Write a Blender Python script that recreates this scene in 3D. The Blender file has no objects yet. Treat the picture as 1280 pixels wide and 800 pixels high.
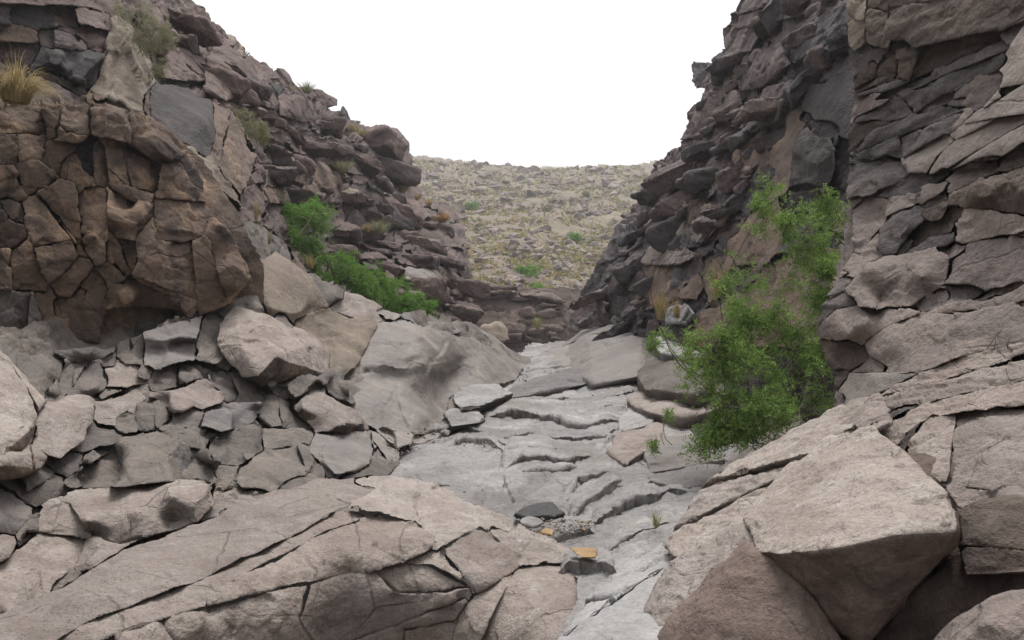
import bpy, bmesh, math, random
import numpy as np
from mathutils import Vector, Matrix

# ------------------------------------------------------------------ camera, sky, sun, exposure
scene = bpy.context.scene
COL = scene.collection
EYE = 1.6
FOC = 1000.0
cam_d = bpy.data.cameras.new('camera'); cam = bpy.data.objects.new('camera', cam_d); COL.objects.link(cam)
cam.location = (0, 0, EYE); cam.rotation_euler = (math.radians(90), 0, 0)
cam_d.sensor_width = 36; cam_d.lens = 36*FOC/1280; cam_d.clip_start = 0.05; cam_d.clip_end = 2000
scene.camera = cam

SUN_EL, SUN_AZ = math.radians(72), math.radians(15)      # azimuth measured from +Y (up the canyon) towards +X
world = bpy.data.worlds.new('World'); scene.world = world; world.use_nodes = True
wn = world.node_tree; wn.nodes.clear()
wo = wn.nodes.new('ShaderNodeOutputWorld'); bg = wn.nodes.new('ShaderNodeBackground')
sky = wn.nodes.new('ShaderNodeTexSky'); sky.sky_type = 'NISHITA'; sky.sun_disc = False
sky.sun_elevation = SUN_EL; sky.sun_rotation = SUN_AZ; sky.air_density = 1.0; sky.dust_density = 4.0; sky.ozone_density = 1.0
hs = wn.nodes.new('ShaderNodeHueSaturation'); hs.inputs['Saturation'].default_value = 0.10
mx = wn.nodes.new('ShaderNodeMix'); mx.data_type = 'RGBA'; mx.inputs[0].default_value = 0.6
mx.inputs[7].default_value = (9.0, 9.15, 9.4, 1)       # even cloud veil
wn.links.new(sky.outputs[0], hs.inputs['Color']); wn.links.new(hs.outputs[0], mx.inputs[6])
wn.links.new(mx.outputs[2], bg.inputs['Color']); bg.inputs['Strength'].default_value = 0.10
wn.links.new(bg.outputs[0], wo.inputs[0])

sd = bpy.data.lights.new('sun', 'SUN'); sd.energy = 2.3; sd.angle = math.radians(26); sd.color = (1.0, 0.965, 0.92)
so = bpy.data.objects.new('sun', sd); COL.objects.link(so)
sdir = Vector((math.sin(SUN_AZ)*math.cos(SUN_EL), math.cos(SUN_AZ)*math.cos(SUN_EL), math.sin(SUN_EL)))
so.rotation_euler = sdir.to_track_quat('Z', 'Y').to_euler(); so.location = (0, 5, 30)

scene.view_settings.view_transform = 'Standard'; scene.view_settings.look = 'None'
scene.view_settings.exposure = 0.66; scene.view_settings.gamma = 1.0
scene.view_settings.use_curve_mapping = False
scene.cycles.max_bounces = 5; scene.cycles.diffuse_bounces = 4
scene.cycles.use_denoising = True

rng = np.random.default_rng(11)
random.seed(5)

# ------------------------------------------------------------------ noise (numpy)
_perm = rng.permutation(256); _perm = np.concatenate([_perm, _perm, _perm]).astype(np.int32)
_g = rng.normal(size=(256, 3)); _g /= np.linalg.norm(_g, axis=1)[:, None]; _g = _g.astype(np.float32)
_r4 = rng.random((256, 4)).astype(np.float32)

def perlin(P):
    P = P.astype(np.float32)
    i = np.floor(P).astype(np.int32); f = P - i; u = f*f*f*(f*(f*6-15)+10); i &= 255
    res = 0
    for dx in (0, 1):
        wx = u[:, 0] if dx else 1-u[:, 0]; hx = _perm[i[:, 0]+dx]
        for dy in (0, 1):
            wy = wx*(u[:, 1] if dy else 1-u[:, 1]); hy = _perm[hx+i[:, 1]+dy]
            for dz in (0, 1):
                w = wy*(u[:, 2] if dz else 1-u[:, 2]); g = _g[_perm[hy+i[:, 2]+dz] & 255]
                res = res + w*(g[:, 0]*(f[:, 0]-dx)+g[:, 1]*(f[:, 1]-dy)+g[:, 2]*(f[:, 2]-dz))
    return res*1.5

def chips(P):
    """cellular noise: per cell a tilted plane, and the distance to the cell border"""
    P = P.astype(np.float32); n = len(P)
    i0 = np.floor(P-.5).astype(np.int32)
    d1 = np.full(n, 9, np.float32); d2 = np.full(n, 9, np.float32); h1 = np.zeros(n, np.int32); v1 = np.zeros((n, 3), np.float32)
    for dx in (0, 1):
        hx = _perm[(i0[:, 0]+dx) & 255]
        for dy in (0, 1):
            hy = _perm[hx+((i0[:, 1]+dy) & 255)]
            for dz in (0, 1):
                h = _perm[hy+((i0[:, 2]+dz) & 255)] & 255
                v = P-(i0+np.array([dx+.5, dy+.5, dz+.5], np.float32))-(_r4[h, :3]-.5)*.72
                d = np.einsum('ij,ij->i', v, v)
                m = d < d1
                d2 = np.where(m, d1, np.minimum(d2, d)); d1 = np.where(m, d, d1)
                h1[m] = h[m]; v1[m] = v[m]
    t = _g[h1]
    return np.einsum('ij,ij->i', t, v1) + (_r4[h1, 3]-.5)*.8, np.sqrt(d2)-np.sqrt(d1)

# ------------------------------------------------------------------ mesh tools (numpy)
def refine(V, F, k, lmin=0.0, maxit=14, back=7., lod=True):
    """split every edge longer than k*distance; coarser where a face looks away from the photograph's place or lies outside its frame"""
    V = np.asarray(V, float); F = np.asarray(F, np.int64)
    eye = np.array([0, 0, EYE])
    fn = np.cross(V[F[:, 1]]-V[F[:, 0]], V[F[:, 2]]-V[F[:, 0]])
    fw = np.where(((V[F[:, 0]]-eye)*fn).sum(1) < 0, 1., back) if lod else np.ones(len(F))
    for it in range(maxit):
        c = V[F].mean(1); y = np.maximum(c[:, 1], .3)
        o = np.maximum(np.abs(c[:, 0]/y)*FOC-640, np.abs((EYE-c[:, 2])/y)*FOC-400) > 30 if lod and it > 2 else np.zeros(len(F), bool)
        w = np.where(o, back, fw)
        E = np.concatenate([F[:, [0, 1]], F[:, [1, 2]], F[:, [2, 0]]])
        key = np.minimum(E[:, 0], E[:, 1])*len(V)+np.maximum(E[:, 0], E[:, 1])
        uk, inv = np.unique(key, return_inverse=True)
        near = np.bincount(inv, np.tile(w < 1.5, 3), len(uk)) > 0
        a = uk//len(V); b = uk % len(V)
        mid = (V[a]+V[b])/2
        L = np.maximum(k*np.linalg.norm(mid-eye, axis=1)*np.where(near, 1., back), lmin)
        mark = np.linalg.norm(V[a]-V[b], axis=1) > L
        if not mark.any(): break
        idx = np.full(len(uk), -1); idx[mark] = len(V)+np.arange(mark.sum())
        V = np.concatenate([V, mid[mark]])
        M = idx[inv].reshape(3, -1).T      # midpoints of edges 01,12,20
        c = (M >= 0).sum(1); out = [F[c == 0]]; ow = [fw[c == 0]]
        f, m = F[c == 3], M[c == 3]
        if len(f):
            out += [np.stack([f[:, 0], m[:, 0], m[:, 2]], 1), np.stack([m[:, 0], f[:, 1], m[:, 1]], 1),
                    np.stack([m[:, 2], m[:, 1], f[:, 2]], 1), m]; ow += [fw[c == 3]]*4
        for r in range(3):
            # exactly edge r marked
            q = (c == 1) & (M[:, r] >= 0); f = np.roll(F[q], -r, axis=1); m = M[q, r]
            if len(f): out += [np.stack([f[:, 0], m, f[:, 2]], 1), np.stack([m, f[:, 1], f[:, 2]], 1)]; ow += [fw[q]]*2
            # edge r not marked, the two others are
            q = (c == 2) & (M[:, r] < 0); f = np.roll(F[q], -r, axis=1); mm = np.roll(M[q], -r, axis=1)
            if len(f):
                out += [np.stack([mm[:, 1], f[:, 2], mm[:, 2]], 1), np.stack([f[:, 0], f[:, 1], mm[:, 1]], 1),
                        np.stack([f[:, 0], mm[:, 1], mm[:, 2]], 1)]; ow += [fw[q]]*3
        F = np.concatenate(out); fw = np.concatenate(ow)
    return V, F

def edges_of(F):
    E = np.concatenate([F[:, [0, 1]], F[:, [1, 2]], F[:, [2, 0]]]); n = int(F.max())+1
    u = np.unique(np.minimum(E[:, 0], E[:, 1])*n+np.maximum(E[:, 0], E[:, 1]))
    return np.stack([u//n, u % n], 1)

def laplace(V, E, n, lam=.5, keep=None):
    N = len(V); deg = np.bincount(E.ravel(), minlength=N)[:, None]
    for _ in range(n):
        S = np.stack([np.bincount(E[:, 0], V[E[:, 1], c], N)+np.bincount(E[:, 1], V[E[:, 0], c], N) for c in range(3)], 1)
        D = lam*(S/np.maximum(deg, 1)-V)
        if keep is not None: D = D*keep
        V = V+D
    return V

def normals(V, F):
    n = np.cross(V[F[:, 1]]-V[F[:, 0]], V[F[:, 2]]-V[F[:, 0]])
    N = np.stack([np.bincount(F.ravel(), np.repeat(n[:, c], 3), len(V)) for c in range(3)], 1)
    return N/np.maximum(np.linalg.norm(N, axis=1), 1e-12)[:, None]

TRIS = 0
def make_mesh(name, V, F, mats, mat_idx=None, smooth=True):
    global TRIS; TRIS += len(F)
    me = bpy.data.meshes.new(name)
    me.vertices.add(len(V)); me.vertices.foreach_set('co', np.asarray(V, np.float32).ravel())
    me.loops.add(len(F)*3); me.loops.foreach_set('vertex_index', np.asarray(F, np.int32).ravel())
    me.polygons.add(len(F)); me.polygons.foreach_set('loop_start', np.arange(0, len(F)*3, 3, dtype=np.int32))
    for m in (mats if isinstance(mats, (list, tuple)) else [mats]): me.materials.append(m)
    if mat_idx is not None: me.polygons.foreach_set('material_index', np.asarray(mat_idx, np.int32))
    me.polygons.foreach_set('use_smooth', np.full(len(F), smooth))
    me.update(calc_edges=True); me.validate()
    return me

def link(name, me, parent=None, loc=(0, 0, 0)):
    o = bpy.data.objects.new(name, me); COL.objects.link(o)
    o.location = loc
    if parent is not None: o.parent = parent
    return o

def add(name, V, F, mats, parent=None, mat_idx=None, smooth=True):
    """mesh object whose origin stands at its own base; parents stand unrotated, so locations just subtract"""
    V = np.asarray(V, float)
    base = np.array([V[:, 0].mean(), V[:, 1].mean(), V[:, 2].min()])
    me = make_mesh(name, V-base, F, mats, mat_idx, smooth)
    p = np.array(parent.location) if parent is not None else 0
    return link(name, me, parent, base-p)

def tag(o, label, cat, group=None):
    o['label'] = label; o['category'] = cat
    if group: o['group'] = group
    return o

def hull(P):
    bm = bmesh.new()
    for p in P: bm.verts.new(p)
    r = bmesh.ops.convex_hull(bm, input=bm.verts)
    bad = [v for v in bm.verts if not v.link_faces]
    bmesh.ops.delete(bm, geom=bad, context='VERTS')
    bmesh.ops.triangulate(bm, faces=bm.faces[:])
    bmesh.ops.recalc_face_normals(bm, faces=bm.faces[:])
    bm.verts.index_update()
    V = np.array([v.co[:] for v in bm.verts]); F = np.array([[v.index for v in f.verts] for f in bm.faces])
    bm.free()
    if len(F) and np.einsum('ij,ij->', V[F[:, 0]]-V.mean(0), np.cross(V[F[:, 1]]-V[F[:, 0]], V[F[:, 2]]-V[F[:, 0]])) < 0: F = F[:, ::-1]
    return V, F

def clip_hull(V, F, p, n):
    """keep the part of a convex mesh with (x-p).n <= 0"""
    E = edges_of(F); s = (V-p) @ n
    K = [V[s <= 0]]
    a, b = E[:, 0], E[:, 1]; x = (s[a] > 0) != (s[b] > 0)
    if x.any():
        t = s[a[x]]/(s[a[x]]-s[b[x]]); K.append(V[a[x]]+(V[b[x]]-V[a[x]])*t[:, None])
    K = np.concatenate(K)
    if len(K) < 4: return None
    K = np.unique(np.round(K, 6), axis=0)
    if len(K) < 4: return None
    try: V2, F2 = hull(K)
    except Exception: return None
    return (V2, F2) if len(F2) >= 4 else None

# ------------------------------------------------------------------ where the rock faces stand: surfaces given by surveyed points (column, row, distance)
def P3(px, py, d):
    return np.array([(px-640)/FOC*d, d, EYE+(400-py)/FOC*d])

class Layer:
    """thin plate through 1/distance: a plane in the world stays a plane"""
    def __init__(s, pts, lam=0.002):
        A = np.array(pts, float); s.x = A[:, :2]/400; s.y = 1/A[:, 2]
        n = len(A); K = s.k(s.x[:, None]-s.x[None])+lam*np.eye(n)
        Q = np.concatenate([np.ones((n, 1)), s.x], 1)
        M = np.block([[K, Q], [Q.T, np.zeros((3, 3))]])
        s.w = np.linalg.solve(M, np.concatenate([s.y, np.zeros(3)])); s.n = n
        s.lo, s.hi = s.y.min()*.8, s.y.max()*1.25
    def k(s, D):
        r2 = (D**2).sum(-1); return .5*r2*np.log(r2+1e-12)
    def d(s, px, py):
        q = np.stack([np.atleast_1d(px), np.atleast_1d(py)], -1)/400.
        v = s.k(q[:, None]-s.x[None]) @ s.w[:s.n]+s.w[s.n]+q @ s.w[s.n+1:]
        return 1/np.clip(v, s.lo, s.hi)
    def p(s, px, py, off=0):
        d = s.d(px, py)+off
        return np.stack([(np.atleast_1d(px)-640)/FOC*d, d, EYE+(400-np.atleast_1d(py))/FOC*d], -1)
    def normal(s, px, py):
        a, b, c = s.p(px, py)[0], s.p(px+4, py)[0], s.p(px, py-4)[0]
        n = np.cross(b-a, c-a); n /= np.linalg.norm(n)
        return n if n @ (a-np.array([0, 0, EYE])) < 0 else -n

LY = dict(
 bed=Layer([(690,640,5.5),(700,700,4.4),(740,560,8),(700,500,11.5),(690,470,14.5),(690,440,20),(510,560,8.2),(560,520,10.2),(860,600,6.6),(830,550,7.9),
            (720,800,3.2),(820,800,3.0),(850,680,4.3),(795,480,12),(640,500,11.5),(600,570,7.6),(560,620,6.2),(900,590,6.6),(700,430,22),(760,425,15)]),
 FL=Layer([(0,800,3.05),(0,720,3.65),(-80,860,2.8),(-80,760,3.2),(250,640,4.6),(450,597,5.3),(330,700,4.0),(300,750,3.62),(440,705,4.05),(560,690,4.2),(640,660,4.75),(710,700,4.45),(300,860,3.56),(150,800,3.2),(150,870,3.12),(450,790,3.98),(450,870,3.92),(600,790,3.95),(600,870,3.85),(700,790,3.6),(690,870,3.3),(540,640,4.75)]),
 FR=Layer([(1080,535,3.7),(1190,665,2.75),(1060,690,2.85),(960,690,3.0),(1080,800,2.75),(760,800,3.2),(850,640,4.3),(940,560,5.1),(1050,500,4.9),(850,790,2.95),(1000,860,2.7),(1200,800,2.5),(1290,640,2.6),(1290,800,2.35)]),
 R=Layer([(1280,440,3.7),(1170,450,4.2),(1050,500,4.9),(1030,400,5.3),(1080,200,5.9),(1060,0,6.3),(1280,200,4.3),(1280,0,4.7),(1280,560,3.1),(1150,540,3.7),(1060,100,6.1),(1170,100,5.3),(1140,560,3.6),(1280,640,2.8)]),
 RF=Layer([(1065,100,8.6),(1060,250,7.8),(940,0,14),(870,100,16),(850,200,15.5),(815,205,19),(760,290,22),(720,400,24.5),(810,390,14.2),(900,330,11.2),(980,250,9.5),(1000,120,10),(790,260,20),(750,400,20),(860,400,12),(950,120,12),(900,200,13),(1060,-60,9.6)]),
 L=Layer([(0,130,7.1),(0,300,6.7),(0,430,6.5),(100,430,7.1),(300,380,8.1),(310,300,8.2),(200,140,8),(280,210,8.6),(150,300,7.3),(100,130,7.4),(-60,280,6.4)]),
 LS=Layer([(0,560,4.7),(0,650,4.3),(0,470,5.4),(0,760,3.7),(100,600,5),(200,450,7),(200,550,5.8),(330,560,6.4),(330,430,8),(400,470,8.3),(450,540,8),(500,550,8.2),(300,620,5.3),(420,590,6.3),
           (480,400,11),(560,420,12.8),(640,452,16),(550,490,11.2),(525,520,9.6),(600,470,13),(350,340,9.5),(300,400,8.2),(100,460,6.6),(580,520,9.8),(100,680,4.5),(250,660,4.8),(480,470,9.4),(420,420,9.8)]),
 LU=Layer([(0,0,8.6),(0,90,8.4),(140,60,9.4),(190,130,9.8),(250,150,10.3),(240,75,13),(330,170,14),(250,0,15),(380,110,19),(440,150,24),(500,180,28),(520,250,27),(590,330,25),(590,400,24),(450,300,19.5),
           (350,250,13.5),(400,330,14.5),(540,390,18),(470,230,22),(300,240,10.5),(330,300,10.8),(430,370,14),(150,0,10.5),(-60,40,8),(560,280,26)]),
 PM=Layer([(465,415,10.6),(485,402,11.1),(505,402,11.3),(545,416,11.9),(575,422,12.8),(600,425,13.8),(640,450,15.5),(490,425,10.3),(520,432,10.6),(545,440,11.2),(480,450,9.8),(520,455,10.2),(540,462,10.6),
           (480,472,9.7),(525,478,10.1),(440,470,9.3),(470,500,9.0),(510,505,9.3),(525,525,9.1),(480,530,8.7),(445,510,8.6),(545,475,11.1),(550,500,10.9),(545,530,9.8),(562,470,12.0),(572,500,11.3),(560,535,9.8),
           (590,440,13.0),(600,460,12.6),(630,462,14),(605,482,12.2),(576,450,12.4)], lam=.0003),
 BW=Layer([(590,360,31),(640,360,31.3),(706,380,31.3),(700,430,30),(592,430,29.5),(650,430,29.6)]),
 HL=Layer([(500,190,112),(650,208,118),(815,205,112),(600,285,62),(750,300,60),(600,358,33),(700,375,33.5),(720,340,44),(560,320,46),(900,300,62),(400,285,62),(650,400,29)]),
)
for _k, _l in LY.items(): _l.name = _k

# ------------------------------------------------------------------ rocks
STRATA = dict(flat=(0.05, 0.1, 1.0), right=(0.38, 0.25, 0.9), left=(-0.1, 0.12, 1.0), fold=(0.8, -0.2, 0.25), bed=(0.12, -.12, 1.0))
def weather(V, F, s, A, seed=0., keep=None):
    """V shaped by weather: s metres per unit detail; A dict of amplitudes"""
    E = edges_of(F)
    V = laplace(V, E, A.get('round', 3), .5)
    N = normals(V, F)
    Q = V+seed*7.3
    h = A.get('big', 1)*7*perlin(Q/(70*s))+A.get('mid', 1)*2.6*perlin(Q/(24*s)+31)+A.get('fine', 1)*1.1*perlin(Q/(8.5*s)+57)+A.get('fine', 1)*.55*perlin(Q/(4*s)+11)
    n = np.array(STRATA[A.get('dip', 'flat')]); n /= np.linalg.norm(n)
    if A.get('chip', 0) or A.get('crack', 0):
        c = Q/(A.get('cell', 42)*s)
        c = c+.25*np.stack([perlin(Q/(30*s)+5), perlin(Q/(30*s)+15), perlin(Q/(30*s)+25)], 1)
        c = c+np.outer(c @ n, n)*A.get('flatten', .8)         # cells flattened along the bedding
        t, e = chips(c)
        h += A.get('chip', 0)*7*t-A.get('crack', 0)*3.2*np.exp(-(e/.07)**2)
        if A.get('chip', 0) > .5:
            t2, e2 = chips(c*2.7+3); h += A['chip']*2.6*t2
    if A.get('strata', 0):
        q = Q @ n/(A.get('bedding', 9)*s)+.9*perlin(Q/(50*s)+3)+.35*perlin(Q/(14*s)+8)
        i = np.floor(q); f = q-i
        r = _r4[(i.astype(np.int64)*37) & 255, 0]-.5; r2 = _r4[((i+1).astype(np.int64)*37) & 255, 0]-.5
        u = np.clip((f-.7)/.3, 0, 1); h += A['strata']*5*(r*(1-u)+r2*u)*(.35+.65*np.clip(.5+perlin(Q/(40*s)+71)*1.5, 0, 1))
    if keep is not None: h = h*keep
    return V+N*(h*s)[:, None]

SMOOTH = dict(big=.55, mid=.4, fine=.25, chip=0, crack=0, round=4)
WORN = dict(big=.9, mid=.9, fine=.6, chip=.3, crack=.0, cell=58, round=2)
BLOCKY = dict(big=.35, mid=.55, fine=.9, chip=.5, crack=.35, cell=44, round=1)
ROUGH = dict(big=1, mid=1.2, fine=1.5, chip=.7, crack=.6, cell=30, round=2)
LAYERED = dict(big=.8, mid=.7, fine=.6, chip=.35, crack=.25, strata=.8, bedding=10, round=1)
def style(base, **k): d = dict(base); d.update(k); return d

K_EDGE = 0.0046
nrock = 0
def pieces_of(layer, outline, ridge=(), th=.4, off=0., bulge=.06, down=0., inset=.85, cuts=(), gap=2.0, jit=0., grow=0.):
    O = np.array([q[:2] for q in outline], float)
    if grow:
        c0 = O.mean(0); O = O+(O-c0)/np.linalg.norm(O-c0, axis=1)[:, None]*grow
    dof = np.array([q[2] if len(q) > 2 else 0. for q in outline])+off
    c = O.mean(0); size = np.ptp(O, axis=0).max()
    d = layer.d(O[:, 0], O[:, 1])+dof
    pts = [P3(x, y, dd) for (x, y), dd in zip(O, d)]
    if len(ridge):
        for x, y, o in ridge: pts.append(P3(x, y, layer.d(x, y)[0]+o+off))
    elif bulge:
        for _ in range(3):
            q = c+(O[rng.integers(len(O))]-c)*rng.uniform(.1, .5)
            dd = layer.d(*q)[0]; pts.append(P3(q[0], q[1], dd+off-bulge*size/FOC*dd*rng.uniform(.4, 1.2)))
    nf = len(pts)
    for (x, y), dd in zip(c+(O-c)*inset, d):
        p = P3(x, y, dd+th*rng.uniform(.8, 1.1)); p[2] -= down; pts.append(p)
    V, F = hull(pts)
    front = np.array([min(np.linalg.norm(v-p) for p in pts[:nf]) < 1e-5 for v in V])
    L = [(V, F)]
    fp = np.array(pts[:nf])
    for (x1, y1), (x2, y2) in cuts:
        p1, p2 = layer.p(x1, y1, off)[0], layer.p(x2, y2, off)[0]
        m = (p1+p2)/2; n = np.cross(p2-p1, layer.normal((x1+x2)/2, (y1+y2)/2)*.5+(np.array([0, 0, EYE])-m)/np.linalg.norm(m-np.array([0, 0, EYE])))
        n /= np.linalg.norm(n)
        g = gap*.5*np.linalg.norm(m-np.array([0, 0, EYE]))/FOC
        best = min(range(len(L)), key=lambda i: np.max(side(L[i], m)))
        A, B = clip_hull(*L[best], m-n*g, n), clip_hull(*L[best], m+n*g, -n)
        if A is not None and B is not None: L[best:best+1] = [A, B]
    out = []
    for V, F in L:
        if jit and len(L) > 1:
            V = V+layer.normal(*c)*rng.normal()*jit
        out.append((V, F))
    return out

def side(vf, m):
    V, F = vf
    n = np.cross(V[F[:, 1]]-V[F[:, 0]], V[F[:, 2]]-V[F[:, 0]]); l = np.linalg.norm(n, axis=1); ok = l > 1e-12
    return ((m-V[F[ok, 0]])*n[ok]).sum(1)/l[ok]

def rock(name, layer, outline, mat, parent=None, A=WORN, mat2=None, zcut=.35, k=K_EDGE, label=None, cat='boulder', group=None, seed=None, piece='piece', **kw):
    """one rock; cracks (cuts) split it into pieces that stay its parts"""
    global nrock
    layer = LY[layer]
    parts = pieces_of(layer, outline, **kw)
    O = np.array([q[:2] for q in outline], float); dm = layer.d(*O.mean(0))[0]
    s = dm/FOC
    objs = []
    root = None
    if len(parts) > 1 and parent is None:
        allv = np.concatenate([p[0] for p in parts])
        root = bpy.data.objects.new(name, None); COL.objects.link(root)
        root.location = (allv[:, 0].mean(), allv[:, 1].mean(), allv[:, 2].min()); root.empty_display_size = .1
    for V, F in parts:
        nrock += 1
        V, F = refine(V, F, k)
        mi = None; mats = mat
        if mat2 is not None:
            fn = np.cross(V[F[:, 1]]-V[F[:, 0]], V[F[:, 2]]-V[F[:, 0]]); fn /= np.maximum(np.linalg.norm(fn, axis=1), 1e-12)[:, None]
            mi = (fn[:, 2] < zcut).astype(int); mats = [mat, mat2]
        V = weather(V, F, s, A, 0 if seed is None else seed)
        if root is not None: o = add(piece, V, F, mats, root, mi)
        else: o = add(name, V, F, mats, parent, mi)
        objs.append(o)
    top = root or objs[0]
    if label: tag(top, label, cat, group)
    return top

def inside(poly, x, y):
    poly = np.asarray(poly, float); c = False; j = len(poly)-1
    for i in range(len(poly)):
        if (poly[i, 1] > y) != (poly[j, 1] > y) and x < (poly[j, 0]-poly[i, 0])*(y-poly[i, 1])/(poly[j, 1]-poly[i, 1]+1e-9)+poly[i, 0]: c = not c
        j = i
    return c

def inside_many(poly, Q):
    poly = np.asarray(poly, float); x, y = Q[:, 0], Q[:, 1]; c = np.zeros(len(Q), bool); j = len(poly)-1
    for i in range(len(poly)):
        m = (poly[i, 1] > y) != (poly[j, 1] > y)
        c ^= m & (x < (poly[j, 0]-poly[i, 0])*(y-poly[i, 1])/(poly[j, 1]-poly[i, 1]+1e-9)+poly[i, 0]); j = i
    return c

def terraces(lines, cracks=()):
    """bedding steps: each line is the lip of a bed (pixels of the survey), h metres high, fading over `run` upstream"""
    def f(X, Y):
        dz = np.zeros(len(X)); wob = 2.6*perlin(np.stack([X/34, Y/60, 0*X], 1))+.8*perlin(np.stack([X/13, Y/40, 0*X+3], 1))
        for pts, h, run in lines:
            p = np.array(sorted(pts), float); yl = np.interp(X, p[:, 0], p[:, 1])+wob*1.3
            end = np.clip((X-p[0, 0])/12, 0, 1)*np.clip((p[-1, 0]-X)/12, 0, 1)
            up = yl-Y; dz += h*end*np.clip(up/2.2+.5, 0, 1)*np.exp(-np.maximum(up, 0)/run)
        for pts, dpt, w in cracks:
            p = np.array(pts, float); best = np.full(len(X), 1e9)
            for a, b in zip(p[:-1], p[1:]):
                ab = b-a; t = np.clip(((X-a[0])*ab[0]+(Y-a[1])*ab[1])/(ab @ ab), 0, 1)
                best = np.minimum(best, np.hypot(X-a[0]-t*ab[0]+wob*.6, Y-a[1]-t*ab[1]+wob*.6))
            dz -= dpt*np.exp(-(best/w)**2)
        return dz
    return f

def sheet(name, layer, x0, x1, y0, y1, mat, off=.12, step=4., A=WORN, parent=None, mask=None, s=None, sculpt=None, out=0.):
    """the continuous rock face under and behind the blocks"""
    layer = LY[layer]
    xs = np.arange(x0, x1+step, step); ys = np.arange(y0, y1+step, step)
    X, Y = np.meshgrid(xs, ys); P = layer.p(X.ravel(), Y.ravel(), off)
    if sculpt is not None: P = P+sculpt(X.ravel(), Y.ravel())[:, None]*(np.array([0, 0, 1.]) if not out else np.array([0, -out, 1-out]))
    nx, ny = len(xs), len(ys); I = np.arange(nx*ny).reshape(ny, nx)
    a, b, c, d = I[:-1, :-1].ravel(), I[:-1, 1:].ravel(), I[1:, 1:].ravel(), I[1:, :-1].ravel()
    F = np.concatenate([np.stack([a, d, c], 1), np.stack([a, c, b], 1)])
    if mask is not None:
        cen = np.stack([X.ravel()[F].mean(1), Y.ravel()[F].mean(1)], 1)
        F = F[inside_many(mask, cen)]
        u, inv = np.unique(F, return_inverse=True); P = P[u]; F = inv.reshape(-1, 3)
    if s is None: s = np.median(P[:, 1])/FOC
    P = weather(P, F, s, style(A, round=0))
    o = link(name, make_mesh(name, P, F, mat), parent)
    if parent is None: o['kind'] = 'structure'
    return o

def poly_sd(poly, Q):
    """signed distance to a polygon, positive inside"""
    p = np.asarray(poly, float); best = np.full(len(Q), 1e9)
    for a, b in zip(p, np.roll(p, -1, axis=0)):
        ab = b-a; t = np.clip(((Q-a) @ ab)/max(ab @ ab, 1e-9), 0, 1)
        e = Q-a-t[:, None]*ab; best = np.minimum(best, np.einsum('ij,ij->i', e, e))
    return np.sqrt(best)*np.where(inside_many(p, Q), 1, -1)

def cut_poly(poly, p, n):
    """part of a polygon with (x-p).n <= 0; points carry their offsets along"""
    out = []; m = len(poly)
    for i in range(m):
        a, b = np.asarray(poly[i], float), np.asarray(poly[(i+1) % m], float)
        sa, sb = (a[:2]-p) @ n, (b[:2]-p) @ n
        if sa <= 0: out.append(a)
        if (sa < 0 < sb) or (sb < 0 < sa): out.append(a+(b-a)*sa/(sa-sb))
    return out

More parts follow.
